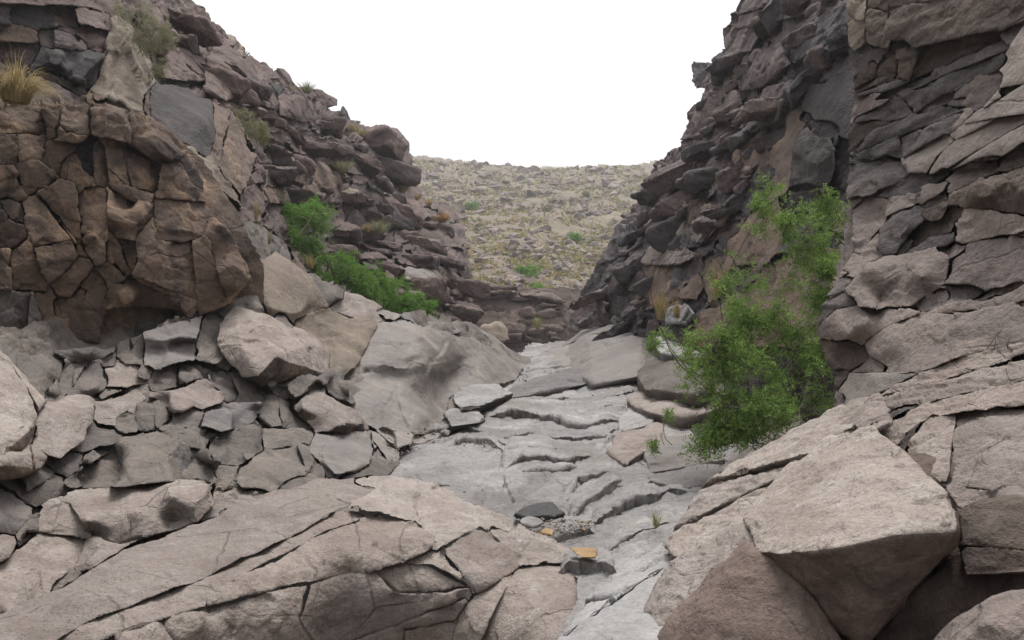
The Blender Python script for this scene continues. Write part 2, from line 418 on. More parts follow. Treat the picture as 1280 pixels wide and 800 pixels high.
class Bedrock:
    """jointed bedrock: blocks that fit together along thin cracks; each block becomes a mesh of its own"""
    def __init__(s, layer): s.layer = layer; s.items = []
    def block(s, outline, mat, A, mat2=None, zcut=.35, off=0., ridge=(), cuts=(), jit=0., lean=0., bulge=0., grow=0, tilt=0., **_):
        O = [np.array([q[0], q[1], (q[2] if len(q) > 2 else 0.)+off]) for q in outline]; L = [O]
        for (x1, y1), (x2, y2) in cuts:
            m = np.array([(x1+x2)/2, (y1+y2)/2]); n = np.array([y2-y1, x1-x2], float); n /= np.linalg.norm(n)
            i = max(range(len(L)), key=lambda i: poly_sd([q[:2] for q in L[i]], m[None])[0])
            a, b = cut_poly(L[i], m, n), cut_poly(L[i], m, -n)
            if len(a) > 2 and len(b) > 2: L[i:i+1] = [a, b]
        R = [np.array([x, y, o+off]) for x, y, o in ridge]
        for P in L:
            pts = P+[q for q in R if len(L) == 1 or poly_sd([p[:2] for p in P], q[None, :2])[0] > 0]
            pts = np.array(pts); c = pts[:, :2].mean(0); size = np.ptp(pts[:, :2], axis=0).max()
            d = LY[s.layer].d(*c)[0]/FOC
            pts[:, 2] += rng.normal()*jit if len(L) > 1 else 0
            if bulge and not ridge: pts = np.concatenate([pts, [[c[0]+rng.normal()*size*.1, c[1]+rng.normal()*size*.1, pts[:, 2].mean()-bulge*size*d]]])
            pts[:, 2] += (c[1]-pts[:, 1])*d*lean
            if tilt: pts[:, 2] += np.clip((pts[:, :2]-c) @ (rng.normal(size=2)*tilt), -28, 28)*d
            s.items.append(dict(poly=np.array([p[:2] for p in P]), pts=pts, mat=mat, mat2=mat2, zcut=zcut, A=A))
    def fill(s, region, n, smin, smax, mats, A, angle=0., aspect=2.2, jit=.3, lean=.3, seed=1, power=2.0, bulge=0.):
        r = np.random.default_rng(seed); region = np.array(region, float); lo, hi = region.min(0), region.max(0); got = []
        sizes = sorted(np.minimum(smin*(1-r.random(n))**(-1/power), smax), reverse=True)
        for sz in sizes:
            for _ in range(30):
                c = r.uniform(lo, hi)
                if not inside(region, *c): continue
                if any(inside(it['poly'], *c) for it in s.items if 'poly' in it and abs(it['poly'][:, 0].mean()-c[0]) < 150): continue
                if all(((c[0]-g[0])/(aspect**.5))**2+((c[1]-g[1])*(aspect**.5)*.8)**2 > (.5*(sz+g[2])/2*1.3)**2 for g in got): break
            else: continue
            got.append((c[0], c[1], sz)); a = math.radians(angle)+r.normal()*.18; asp = aspect*r.uniform(.6, 1.3)
            d = LY[s.layer].d(*c)[0]/FOC; o = r.normal()*jit*sz*.5*d; tx = r.normal()*.22; ty = lean*r.uniform(.3, 1.6)
            h = sz*.7; pts = np.array([[c[0]+i*h, c[1]+j*h, o+(i*h*tx-j*h*ty)*d] for i in (-1, 1) for j in (-1, 1)])
            if bulge: pts = np.concatenate([pts, [[c[0]+r.normal()*sz*.15, c[1]+r.normal()*sz*.1, pts[:, 2].mean()-bulge*sz*d*r.uniform(.5, 1.3)]]])
            s.items.append(dict(seed=(c, a, sz*.5*asp**.5, sz*.5/asp**.5), pts=pts, mat=mats[r.integers(len(mats))], mat2=None, zcut=0, A=A))
    def build(s, x0, x1, y0, y1, mask, parent, step=1.9, gap=.4, bevel=.8, skirt=.3, warp=.6, name='rock_block', sc=None):
        global nrock
        lay = LY[s.layer]
        xs = np.arange(x0, x1+step, step); ys = np.arange(y0, y1+step, step); X, Y = np.meshgrid(xs, ys)
        X = X+np.where(np.arange(len(ys)) % 2, step*.5, 0)[:, None]
        Q = np.stack([X.ravel(), Y.ravel()], 1); nx, ny = len(xs), len(ys); N = len(Q)
        z = 0*Q[:, 0]
        def n2(f, o): return perlin(np.stack([Q[:, 0]/f, Q[:, 1]/f, z+o], 1))
        W = Q+warp*np.stack([3.4*n2(45, 1)+1.3*n2(13, 2)+.6*n2(5, 3), 3.4*n2(45, 4)+1.3*n2(13, 5)+.6*n2(5, 6)], 1)
        m1 = np.full(N, -1e3); m2 = np.full(N, -1e3); own = np.full(N, -1); cache = []
        for i, it in enumerate(s.items):
            if 'poly' in it:
                lo, hi = it['poly'].min(0)-45, it['poly'].max(0)+45
            else:
                c, a, ra, rb = it['seed']; lo, hi = c-ra*1.4-30, c+ra*1.4+30
            I = np.nonzero((W[:, 0] > lo[0]) & (W[:, 0] < hi[0]) & (W[:, 1] > lo[1]) & (W[:, 1] < hi[1]))[0]
            if not len(I): cache.append((I, np.zeros(0))); continue
            if 'poly' in it: sd = poly_sd(it['poly'], W[I])
            else:
                e = W[I]-c; u = (e[:, 0]*math.cos(a)+e[:, 1]*math.sin(a))/ra; v = (-e[:, 0]*math.sin(a)+e[:, 1]*math.cos(a))/rb
                sd = (1-(.7*np.maximum(np.abs(u), np.abs(v))+.3*np.hypot(u, v)))*rb
            cache.append((I, sd)); better = sd > m1[I]
            m2[I] = np.where(better, m1[I], np.maximum(m2[I], sd)); m1[I] = np.where(better, sd, m1[I]); own[I[better]] = i
        D = lay.d(Q[:, 0], Q[:, 1]); msd = poly_sd(mask, Q+warp*np.stack([3*n2(16, 7), 3*n2(16, 8)], 1))
        g = gap*(.15+2.2*np.clip(.35+1.2*n2(60, 9), 0, 1)**2)
        T0 = np.arange(N).reshape(ny, nx); A_, B_, C_, D_ = T0[:-1, :-1], T0[:-1, 1:], T0[1:, 1:], T0[1:, :-1]
        odd = (np.arange(ny-1) % 2 == 1)[:, None] & np.ones((1, nx-1), bool)
        T = np.concatenate([np.where(odd[..., None], np.stack([A_, D_, C_], -1), np.stack([A_, D_, B_], -1)).reshape(-1, 3),
                            np.where(odd[..., None], np.stack([A_, C_, B_], -1), np.stack([D_, C_, B_], -1)).reshape(-1, 3)])
        for i, (it, (I, sd)) in enumerate(zip(s.items, cache)):
            if not len(I): continue
            f = np.full(N, -1e3); f[I] = np.minimum((sd-np.where(own[I] == i, m2[I], m1[I]))*.5-g[I], msd[I])
            if not (f > 0).any(): continue
            t = T[(f[T] > 0).any(1) & (f[T] > -900).all(1)]
            if len(t) < 6: continue
            inn = f[t] > 0; cnt = inn.sum(1); tri = [t[cnt == 3]]; newv = {}; ea, eb = [], []
            segs = []
            def edge(a, b):
                k = (min(a, b), max(a, b))
                if k not in newv: newv[k] = N+len(ea); ea.append(a); eb.append(b)
                return newv[k]
            for q, w in zip(t[cnt == 1], inn[cnt == 1]):
                j = int(np.argmax(w)); a, b, c = q[j], q[(j+1) % 3], q[(j+2) % 3]; ab, ac = edge(a, b), edge(a, c)
                tri.append(np.array([[a, ab, ac]])); segs.append((ab, ac))
            for q, w in zip(t[cnt == 2], inn[cnt == 2]):
                j = int(np.argmin(w)); c, a, b = q[j], q[(j+1) % 3], q[(j+2) % 3]; bc, ac = edge(b, c), edge(a, c)
                tri.append(np.array([[a, b, bc], [a, bc, ac]])); segs.append((bc, ac))
            F = np.concatenate(tri); ea, eb = np.array(ea, int), np.array(eb, int)
            if len(ea):
                tt = f[ea]/(f[ea]-f[eb]); Qe = Q[ea]+(Q[eb]-Q[ea])*tt[:, None]; QQ = np.concatenate([Q, Qe]); ff = np.concatenate([f, np.zeros(len(ea))])
            else: QQ, ff = Q, f
            u, inv = np.unique(F, return_inverse=True); F = inv.reshape(-1, 3); q = QQ[u]; fu = ff[u]
            # relief of the block: through its surveyed points
            pts = it['pts']; sc_ = 60.; n = len(pts); x = pts[:, :2]/sc_
            K = -np.linalg.norm(x[:, None]-x[None], axis=2)+0*np.eye(n); Pm = np.concatenate([np.ones((n, 1)), x], 1)
            Ms = np.block([[K-.15*np.eye(n), Pm], [Pm.T, np.zeros((3, 3))]]); w = np.linalg.lstsq(Ms, np.concatenate([pts[:, 2], np.zeros(3)]), rcond=None)[0]
            o = -np.linalg.norm(q[:, None]/sc_-x[None], axis=2) @ w[:n]+w[n]+(q/sc_) @ w[n+1:]
            rg = np.ptp(pts[:, 2]); o = np.clip(o, pts[:, 2].min()-.15*rg-.01, pts[:, 2].max()+.15*rg+.01)
            d = lay.d(q[:, 0], q[:, 1]); px = d/FOC
            o = o+px*bevel*1.3*np.exp(-np.maximum(fu, 0)/bevel)
            V = np.stack([(q[:, 0]-640)/FOC*(d+o), d+o, EYE+(400-q[:, 1])/FOC*(d+o)], 1)
            n = np.cross(V[F[:, 1]]-V[F[:, 0]], V[F[:, 2]]-V[F[:, 0]]); 
            if ((V[F[:, 0]]-np.array([0, 0, EYE]))*n).sum() > 0: F = F[:, ::-1]; flip = True
            else: flip = False
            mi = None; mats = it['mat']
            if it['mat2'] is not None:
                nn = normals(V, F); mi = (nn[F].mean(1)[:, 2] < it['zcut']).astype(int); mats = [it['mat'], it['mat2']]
            V = weather(V, F, sc or np.median(V[:, 1])/FOC, style(it['A'], round=0)); nrock += 1
            if segs:                                    # the block's sides, running back into the crack
                pos = {int(v): k for k, v in enumerate(u)}; sg = np.array([(pos[a], pos[b]) for a, b in segs])
                bv = np.unique(sg); bi = {int(v): k+len(V) for k, v in enumerate(bv)}
                ray = V[bv]-np.array([0, 0, EYE]); ray /= np.linalg.norm(ray, axis=1)[:, None]; c3 = V.mean(0)
                V = np.concatenate([V, V[bv]+ray*skirt+(c3-V[bv])*.03])
                S1 = np.array([(a, b, bi[int(b)]) for a, b in sg]); S2 = np.array([(a, bi[int(b)], bi[int(a)]) for a, b in sg]); SF = np.concatenate([S1, S2])
                if flip: SF = SF[:, ::-1]
                F = np.concatenate([F, SF[:, ::-1]])
                if mi is not None: mi = np.concatenate([mi, np.zeros(len(SF), int)])
            add(name, V, F, mats, parent, mi)

def plate(name, layer, line, h, run, mat, parent, A, lift=0., under=.35, step=2.2):
    """a thin bed of rock ending in a broken lip along `line`; its back dips under the surface"""
    lay = LY[layer]; p = np.array(sorted(line), float); xs = np.arange(p[0, 0], p[-1, 0]+step, step); n = len(xs)
    w = 2.2*perlin(np.stack([xs/23, 0*xs+p[0, 1]*.37, 0*xs], 1))+1.3*perlin(np.stack([xs/8, 0*xs+p[0, 1]*.7, 0*xs+5], 1))+.9*np.floor(2.5*perlin(np.stack([xs/15, 0*xs+p[0, 1], 0*xs+9], 1)))
    yl = np.interp(xs, p[:, 0], p[:, 1])+w
    t = np.linspace(0, 1, n); e = np.clip(np.minimum(t, 1-t)*5, 0, 1)**.6*(.8+.5*perlin(np.stack([xs/30, 0*xs+p[0, 1], 0*xs+2], 1)))
    rows = []; m = max(4, int(run/step))
    for v in np.linspace(1, 0, m):                      # back to lip
        P = lay.p(xs, yl-run*v); P[:, 2] += lift+h*e*(1-v)**.8-.02*v-(1-e)*.012; rows.append(P)
    lip = rows[-1]
    for q in (.12, .5, 1.0):                            # front, cut back under the lip
        P = lip.copy(); P[:, 2] -= q*(h*e+.03); P[:, 1] += q*under*h*e-(.06*h if q < .2 else 0); rows.append(P)
    V = np.concatenate(rows); k = len(rows); I = np.arange(n*k).reshape(k, n)
    a, b, c, d = I[:-1, :-1].ravel(), I[:-1, 1:].ravel(), I[1:, 1:].ravel(), I[1:, :-1].ravel()
    F = np.concatenate([np.stack([a, d, c], 1), np.stack([a, c, b], 1)])
    s = np.median(V[:, 1])/FOC
    return add(name, weather(V, F, s, style(A, round=0)), F, mat, parent)

def scatter(name, layer, poly, n, smin, smax, mats, parent, A=BLOCKY, tilt=0., flat=.5, off=(-.3, .1), k=K_EDGE*1.15, overlap=.55, power=2.2, aspect=1.5, seed=1, avoid=()):
    r = np.random.default_rng(seed); lay = LY[layer]; poly = np.array(poly, float)
    lo, hi = poly.min(0), poly.max(0); got = []; tries = 0
    sizes = sorted(smin*(1-r.random(n))**(-1/power), reverse=True)
    for sz in sizes:
        sz = min(sz, smax)
        for _ in range(40):
            x, y = r.uniform(lo, hi)
            if not inside(poly, x, y) or any(inside(a, x, y) for a in avoid): continue
            if all((x-a)**2+((y-b)*1.4)**2 > (overlap*(sz+c)/2*1.3)**2 for a, b, c in got): break
        else: continue
        got.append((x, y, sz))
        d = lay.d(x, y)[0]; s = d/FOC
        q = np.array([(i, j, l) for i in (-1, 1) for j in (-1, 1) for l in (-1, 1)], float)*(1+r.uniform(-.28, .12, (8, 3)))
        Vq, Fq = hull(q)
        for _ in range(r.integers(2, 5)):
            nn = r.choice([-1., 1.], 3)*r.uniform(.1, 1, 3); nn /= np.linalg.norm(nn)
            res = clip_hull(Vq, Fq, nn*(np.abs(nn).sum()*r.uniform(.62, .85)), nn)
            if res is not None: Vq, Fq = res
        q = Vq*np.array([sz*.5*r.uniform(1, aspect), sz*.5*r.uniform(.9, 1.4), sz*.5*flat*r.uniform(.6, 1.5)])*s
        a = math.radians(tilt)+r.normal()*.15; b = r.uniform(-.6, .6); e = r.normal()*.15
        Rz = np.array(Matrix.Rotation(b, 3, 'Z')); Ry = np.array(Matrix.Rotation(-a, 3, 'Y')); Rx = np.array(Matrix.Rotation(e, 3, 'X'))
        q = q @ (Ry @ Rx @ Rz).T
        P = lay.p(x, y, 0)[0]+(P3(x, y, d)-np.array([0, 0, EYE]))/d*r.uniform(*off)*sz*s
        V, F = hull(q+P)
        V, F = refine(V, F, k)
        V = weather(V, F, s*min(1, .35+sz/80), A, r.random()*3)
        add(name, V, F, mats[r.integers(len(mats))], parent)
    return got
# ------------------------------------------------------------------ materials
def srgb(r, g, b, sat=.82):
    l = .3*r+.59*g+.11*b; r, g, b = l+(r-l)*sat+.6, l+(g-l)*sat-.4, l+(b-l)*sat
    f = lambda c: (c/255/12.92) if c/255 <= .04045 else ((c/255+.055)/1.055)**2.4
    return (f(r), f(g), f(b), 1)

def rockmat(name, cols, stain=None, stain_amt=.4, sc=1.0, bump=.5, rough=.85, strata=None, speck=.12, crack=0., crack_sc=2.0, streak=0., spec=.25, var=.12, pits=0.):
    """cols: three base colours; stain: desert varnish; sc: metres per pattern"""
    m = bpy.data.materials.new(name); m.use_nodes = True; nt = m.node_tree; N = nt.nodes; Lk = nt.links.new
    N.clear()
    out = N.new('ShaderNodeOutputMaterial'); bs = N.new('ShaderNodeBsdfPrincipled'); Lk(bs.outputs[0], out.inputs[0])
    geo = N.new('ShaderNodeNewGeometry'); pos = geo.outputs['Position']
    def noise(scale, detail=5, rgh=.6, vec=None, dist=0.):
        n = N.new('ShaderNodeTexNoise'); n.inputs['Scale'].default_value = scale; n.inputs['Detail'].default_value = detail
        n.inputs['Roughness'].default_value = rgh; n.inputs['Distortion'].default_value = dist
        Lk(vec or pos, n.inputs['Vector']); return n.outputs['Fac']
    def ramp(f, a, b):
        n = N.new('ShaderNodeMapRange'); n.interpolation_type = 'SMOOTHSTEP'; n.inputs[1].default_value = a; n.inputs[2].default_value = b
        Lk(f, n.inputs[0]); return n.outputs[0]
    def mix(f, a, b, t='MIX'):
        n = N.new('ShaderNodeMix'); n.data_type = 'RGBA'; n.blend_type = t
        for i, v in ((0, f), (6, a), (7, b)):
            if isinstance(v, (int, float, tuple)): n.inputs[i].default_value = v
            else: Lk(v, n.inputs[i])
        return n.outputs[2]
    def math_(op, a, b):
        n = N.new('ShaderNodeMath'); n.operation = op
        for i, v in ((0, a), (1, b)):
            if isinstance(v, (int, float)): n.inputs[i].default_value = v
            else: Lk(v, n.inputs[i])
        return n.outputs[0]
    c = mix(ramp(noise(1.3/sc, 4), .35, .65), cols[0], cols[1])
    c = mix(ramp(noise(3.1/sc, 6, .65, dist=.6), .48, .68), c, cols[2])
    if strata:
        mp = N.new('ShaderNodeMapping'); mp.vector_type = 'TEXTURE'
        n = Vector(STRATA[strata[0]]).normalized(); mp.inputs['Rotation'].default_value = n.to_track_quat('Z', 'Y').to_euler()
        mp.inputs['Scale'].default_value = (6, 6, .5)
        Lk(pos, mp.inputs['Vector'])
        st = noise(5/sc, 6, .65, mp.outputs[0], .3)
        c = mix(math_('MULTIPLY', ramp(st, .5, .72), strata[1]), c, strata[2])
    else: st = None
    if stain:
        a = math_('MULTIPLY', ramp(noise(.9/sc, 7, .62, dist=.8), .5, .62), stain_amt)
        c = mix(a, c, stain)
    if streak:
        mp = N.new('ShaderNodeMapping'); mp.inputs['Scale'].default_value = (1, 1, .12); Lk(pos, mp.inputs['Vector'])
        a = math_('MULTIPLY', ramp(noise(3.5/sc, 5, .6, mp.outputs[0]), .54, .7), streak)
        c = mix(a, c, stain or cols[2])
    f1 = noise(28/sc, 5, .72)
    c = mix(1., c, mix(ramp(f1, .3, .7), (1-speck*1.6,)*3+(1,), (1+speck,)*3+(1,)), 'MULTIPLY')
    pit = None
    if pits:
        pvx = N.new('ShaderNodeTexVoronoi'); pvx.inputs['Scale'].default_value = 34/sc; Lk(pos, pvx.inputs['Vector'])
        pit = math_('MAXIMUM', ramp(pvx.outputs['Distance'], .10, .24), ramp(noise(5/sc, 3), .40, .56))       # pits come in patches
        c = mix(math_('MULTIPLY', math_('SUBTRACT', 1., pit), pits), c, tuple(x*.35 for x in cols[1][:3])+(1,))
    oi = N.new('ShaderNodeObjectInfo')

    c = mix(1., c, mix(oi.outputs['Random'], (1-var, 1-var*.95, 1-var*.85, 1), (1+var, 1+var, 1+var*.9, 1)), 'MULTIPLY')
    h = math_('MULTIPLY', f1, 1.0)
    f2 = noise(9/sc, 5, .62); h = math_('ADD', h, math_('MULTIPLY', f2, 1.6))
    
    if st is not None: h = math_('ADD', h, math_('MULTIPLY', st, 1.1*strata[1]))
    if pit is not None: h = math_('ADD', h, math_('MULTIPLY', pit, .9*pits))
    if crack:
        wv = N.new('ShaderNodeVectorMath'); wv.operation = 'ADD'
        nn = N.new('ShaderNodeTexNoise'); nn.inputs['Scale'].default_value = 3/sc; nn.inputs['Detail'].default_value = 2; Lk(pos, nn.inputs['Vector'])
        sm = N.new('ShaderNodeVectorMath'); sm.operation = 'SCALE'; sm.inputs['Scale'].default_value = .10*sc; Lk(nn.outputs['Color'], sm.inputs[0])
        Lk(pos, wv.inputs[0]); Lk(sm.outputs[0], wv.inputs[1])
        v = N.new('ShaderNodeTexVoronoi'); v.feature = 'DISTANCE_TO_EDGE'; v.inputs['Scale'].default_value = crack_sc/sc; Lk(wv.outputs[0], v.inputs['Vector'])
        e = ramp(v.outputs['Distance'], .0, .014); g = ramp(noise(1.7/sc, 3), .42, .58)     # cracks come and go
        e = math_('MAXIMUM', e, g)
        c = mix(math_('MULTIPLY', math_('SUBTRACT', 1., e), crack), c, tuple(x*.25 for x in cols[2][:3])+(1,))
        h = math_('ADD', h, math_('MULTIPLY', e, 1.4*crack))
    bp = N.new('ShaderNodeBump'); bp.inputs['Strength'].default_value = 1; bp.inputs['Distance'].default_value = .034*sc*bump
    Lk(h, bp.inputs['Height']); Lk(bp.outputs[0], bs.inputs['Normal'])
    Lk(c, bs.inputs['Base Color'])
    Lk(math_('ADD', math_('MULTIPLY', f2, .25), rough-.12), bs.inputs['Roughness'])
    bs.inputs['Specular IOR Level'].default_value = spec
    return m

M = dict(
 tan=rockmat('tan_slab_rock', [srgb(152,138,128,0.72), srgb(140,126,117,0.72), srgb(160,149,140,0.72)], stain=srgb(112,93,82,0.72), stain_amt=.35, sc=.6, crack=0.39, crack_sc=1.1, bump=.75, pits=.5),
 pale=rockmat('pale_boulder_rock', [srgb(165,152,142,0.75), srgb(154,141,131,0.75), srgb(174,163,154,0.75)], stain=srgb(132,112,100,0.75), stain_amt=.3, sc=.5, crack=0.21, crack_sc=1.0, bump=.75, pits=.6),
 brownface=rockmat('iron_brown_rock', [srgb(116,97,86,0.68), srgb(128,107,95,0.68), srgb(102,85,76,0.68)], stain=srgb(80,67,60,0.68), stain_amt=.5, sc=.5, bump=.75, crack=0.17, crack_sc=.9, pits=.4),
 bed=rockmat('water_worn_grey_rock', [srgb(142,139,136), srgb(127,123,119), srgb(154,152,150)], stain=srgb(98,91,85), stain_amt=.6, sc=1.2, rough=.62, spec=.4, bump=.5, speck=.14, strata=('bed', .35, srgb(110,106,104)), crack=0.28, crack_sc=1.0, pits=.35),
 bedflank=rockmat('pale_grey_slope_rock', [srgb(150,149,148), srgb(140,138,136), srgb(158,157,156)], stain=srgb(122,115,110), stain_amt=.3, sc=.7, rough=.7, bump=.4, crack=0.28, crack_sc=1., pits=.5),
 slope=rockmat('grey_brown_talus_rock', [srgb(114,105,97,0.7), srgb(104,96,90,0.7), srgb(126,114,103,0.7)], stain=srgb(80,72,66,0.7), stain_amt=.4, sc=.9, crack=.25, crack_sc=1.1, bump=.55, var=.16, pits=.35),
 polish=rockmat('smooth_grey_rock', [srgb(128,120,114,0.7), srgb(120,114,110,0.7), srgb(138,127,117,0.7)], stain=srgb(98,90,85,0.7), stain_amt=.3, sc=1.4, bump=.35, rough=.75, crack=0.24, crack_sc=.8, speck=.07),
 yellow=rockmat('buff_rock', [srgb(134,119,103), srgb(124,110,97), srgb(144,131,114)], stain=srgb(92,82,74), stain_amt=.45, sc=1.0, bump=.6),
 folded=rockmat('folded_banded_rock', [srgb(138,124,108), srgb(126,112,99), srgb(150,137,120)], stain=srgb(96,84,74), stain_amt=.3, sc=.8, bump=.9, strata=('fold', .85, srgb(78,68,60))),
 brown=rockmat('varnished_brown_rock', [srgb(112,92,78), srgb(94,78,68), srgb(146,119,94)], stain=srgb(54,47,45), stain_amt=.88, sc=1.1, bump=.6, crack=0.35, crack_sc=1.2, streak=.4, var=.18),
 dark=rockmat('dark_varnished_rock', [srgb(104,90,85), srgb(92,81,78), srgb(122,104,94)], stain=srgb(66,60,61), stain_amt=.65, sc=1.6, bump=.7, var=0.1, strata=('flat', .4, srgb(62,55,54))),
 purple=rockmat('purple_brown_rock', [srgb(112,93,87), srgb(100,84,80), srgb(128,109,100)], stain=srgb(74,65,64), stain_amt=.5, sc=2.2, bump=.7, var=0.1, strata=('flat', .35, srgb(68,58,56))),
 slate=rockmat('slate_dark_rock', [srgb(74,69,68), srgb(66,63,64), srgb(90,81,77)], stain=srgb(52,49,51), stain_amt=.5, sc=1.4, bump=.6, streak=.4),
 rwall=rockmat('right_wall_rock', [srgb(132,120,113,0.85), srgb(122,111,106,0.85), srgb(142,129,120,0.85)], stain=srgb(98,88,84,0.85), stain_amt=.4, sc=.9, bump=.5, crack=0.32, crack_sc=1.0, strata=('right', .3, srgb(102,94,91,0.85)), pits=.3),
 rpale=rockmat('right_wall_pale_rock', [srgb(150,138,130,0.85), srgb(142,130,122,0.85), srgb(156,146,139,0.85)], stain=srgb(118,107,101,0.85), stain_amt=.3, sc=.9, bump=.4, crack=0.42, crack_sc=1.1, pits=.3),
 rdark=rockmat('right_wall_bedded_rock', [srgb(104,97,95), srgb(92,86,86), srgb(116,107,102)], stain=srgb(66,62,64), stain_amt=.5, sc=.9, bump=.7, strata=('right', .6, srgb(64,60,61))),
 rbrown=rockmat('right_wall_brown_rock', [srgb(100,86,77), srgb(88,77,70), srgb(116,101,90)], stain=srgb(62,55,52), stain_amt=.5, sc=1.0, bump=.65),
 rosy=rockmat('rosy_bedded_rock', [srgb(154,141,133,0.85), srgb(143,130,122,0.85), srgb(162,151,143,0.85)], stain=srgb(122,108,101,0.85), stain_amt=.35, sc=.6, bump=.75, strata=('right', .45, srgb(112,98,92,0.85)), crack=.3, pits=.45),
 rfdark=rockmat('blue_black_rock', [srgb(96,89,90), srgb(84,79,82), srgb(112,101,97)], stain=srgb(60,57,61), stain_amt=.55, sc=2.0, bump=.7, var=0.1, strata=('right', .4, srgb(52,49,52))),
 rfpurple=rockmat('plum_rock', [srgb(114,98,95), srgb(102,89,88), srgb(128,112,105)], stain=srgb(74,67,68), stain_amt=.45, sc=2.2, bump=.7, var=0.1),
 rftan=rockmat('rust_tan_rock', [srgb(124,104,90), srgb(112,95,84), srgb(136,112,92)], stain=srgb(88,75,68), stain_amt=.45, sc=1.2, bump=.6, streak=.35),
 back=rockmat('back_ledge_rock', [srgb(104,88,80), srgb(94,80,74), srgb(120,105,95)], stain=srgb(74,65,61), stain_amt=.5, sc=3.0, bump=.7, strata=('flat', .5, srgb(76,66,62))),
 hill=rockmat('hill_earth', [srgb(122,110,92), srgb(112,99,86), srgb(130,120,96)], stain=srgb(116,102,94), stain_amt=.5, sc=7, bump=.8),
 hillrock=rockmat('hill_rock', [srgb(140,125,117), srgb(124,110,105), srgb(152,139,128)], stain=srgb(102,90,87), stain_amt=.4, sc=8, bump=.5, var=.25),
 black=rockmat('wet_black_rock', [srgb(30,28,28), srgb(24,23,23), srgb(40,37,36)], sc=.5, bump=.5, rough=.5, spec=.5),
 ochre=rockmat('ochre_stone', [srgb(156,128,86), srgb(144,116,78), srgb(168,142,104)], sc=.3, bump=.5),
 gravel=rockmat('grey_gravel', [srgb(146,143,140), srgb(128,122,116), srgb(160,156,152)], sc=.4, bump=.4, var=.3),
 blockdark=rockmat('charcoal_block_rock', [srgb(116,112,110), srgb(104,101,100), srgb(126,121,117)], stain=srgb(84,80,78), stain_amt=.4, sc=.8, bump=.5),
)
# ------------------------------------------------------------------ the setting: continuous rock faces
def struct_plain(name, verts, faces, mat, A=None, s=.01):
    V, F = np.array(verts, float), np.array(faces)
    V, F = refine(V, F, .05, lmin=.25, lod=False)
    if A: V = weather(V, F, s, A)
    o = link(name, make_mesh(name, V, F, mat)); o['kind'] = 'structure'; return o

# the ground under everything, out to the foot of the hill and past the frame
struct_plain('ground', [(-60,-40,-.5),(60,-40,-.5),(60,34,-.3),(-60,34,-.3)], [(0,1,2),(0,2,3)], M['slope'])
# the canyon goes on behind the viewer: both walls and the bend downstream
struct_plain('canyon_wall', [(-5.6,8.2,-.5),(-7.4,9.5,8),(-5.6,3,-.5),(-7.6,3,7.5),(-5.5,-14,-.5),(-7.5,-14,7),(-1,-19,-.5),(-1,-21,7),(5.5,-14,-.5),(7,-14,7),(3.1,1.0,-.5),(4.9,1.0,7),(2.75,4.4,-.5),(4.1,5.2,7)],
             [(i, i+1, i+2) if k == 0 else (i+1, i+3, i+2) for i in range(0, 12, 2) for k in (0, 1)], M['rbrown'], style(ROUGH, big=4, mid=4, fine=2), .02)

BED_LINES = [
 ([(640,470),(665,467),(690,470),(728,462)], .05, 8), ([(655,482),(690,478),(720,474)], .05, 8),
 ([(636,500),(656,500),(672,504),(700,502),(722,498)], .06, 9), ([(738,491),(760,488),(797,484)], .05, 8), ([(745,504),(765,497),(797,492)], .06, 8),
 ([(690,526),(712,522),(735,516),(760,511),(788,507)], .05, 9), ([(590,526),(640,521),(668,523),(695,530),(712,539),(735,537),(760,533),(784,520)], .13, 14),
 ([(668,554),(690,551),(720,553),(755,549),(774,535)], .07, 10), ([(625,549),(645,548),(668,544)], .05, 9), ([(630,566),(660,564),(690,567),(712,569),(745,565)], .06, 9),
 ([(630,588),(650,580),(690,581),(720,580),(745,574)], .11, 12), ([(645,592),(690,592),(735,588)], .05, 6),
 ([(510,556),(530,544),(560,539),(590,541),(615,552),(640,562)], .08, 10), ([(555,562),(585,551),(610,556),(632,566)], .07, 9), ([(545,548),(575,531),(605,526)], .07, 9),
 ([(500,600),(540,608),(580,612),(628,606)], .03, 16), ([(705,628),(722,606),(750,600),(775,596)], .09, 14), ([(714,648),(735,630),(762,620),(780,604)], .10, 14),
 ([(740,656),(775,638),(800,630),(835,618),(870,622)], .09, 14), ([(684,682),(712,671),(745,664)], .05, 9), ([(700,712),(740,712),(772,718)], .08, 10), ([(760,690),(800,668),(850,655)], .05, 12),
 ([(740,760),(790,722),(850,690)], .05, 12), ([(790,560),(830,548),(880,552)], .05, 9), ([(800,592),(850,582),(905,584)], .10, 12), ([(765,572),(800,556),(830,548)], .06, 9)]
BED_CRACKS = [([(786,500),(772,538),(752,566),(734,590),(722,612)], .07, 1.5), ([(628,560),(626,590),(632,612),(640,625)], .06, 1.6), ([(715,790),(740,770),(776,744)], .03, 1.3), ([(690,520),(700,512),(730,505)], .03, 1.2)]
bed = sheet('streambed', 'bed', 440, 960, 425, 900, M['bed'], off=0, step=2.0, A=style(SMOOTH, big=1.0, mid=1.1, fine=1.0, chip=.25, cell=36, strata=.3, bedding=6, dip='bed'), s=.0075, sculpt=terraces([], BED_CRACKS),
            mask=[(470,620),(500,560),(540,525),(600,490),(640,455),(660,430),(720,426),(800,426),(860,440),(960,560),(940,600),(870,680),(880,800),(880,900),(672,900),(690,800),(722,752),(722,720),(690,694),(560,680)])
for _ln, _h, _run in BED_LINES:
    plate('ledge', 'bed', _ln, _h*.8, _run*2.6+8, M['bed'], bed, style(SMOOTH, big=.6, mid=.8, fine=.9, chip=.25, cell=26))
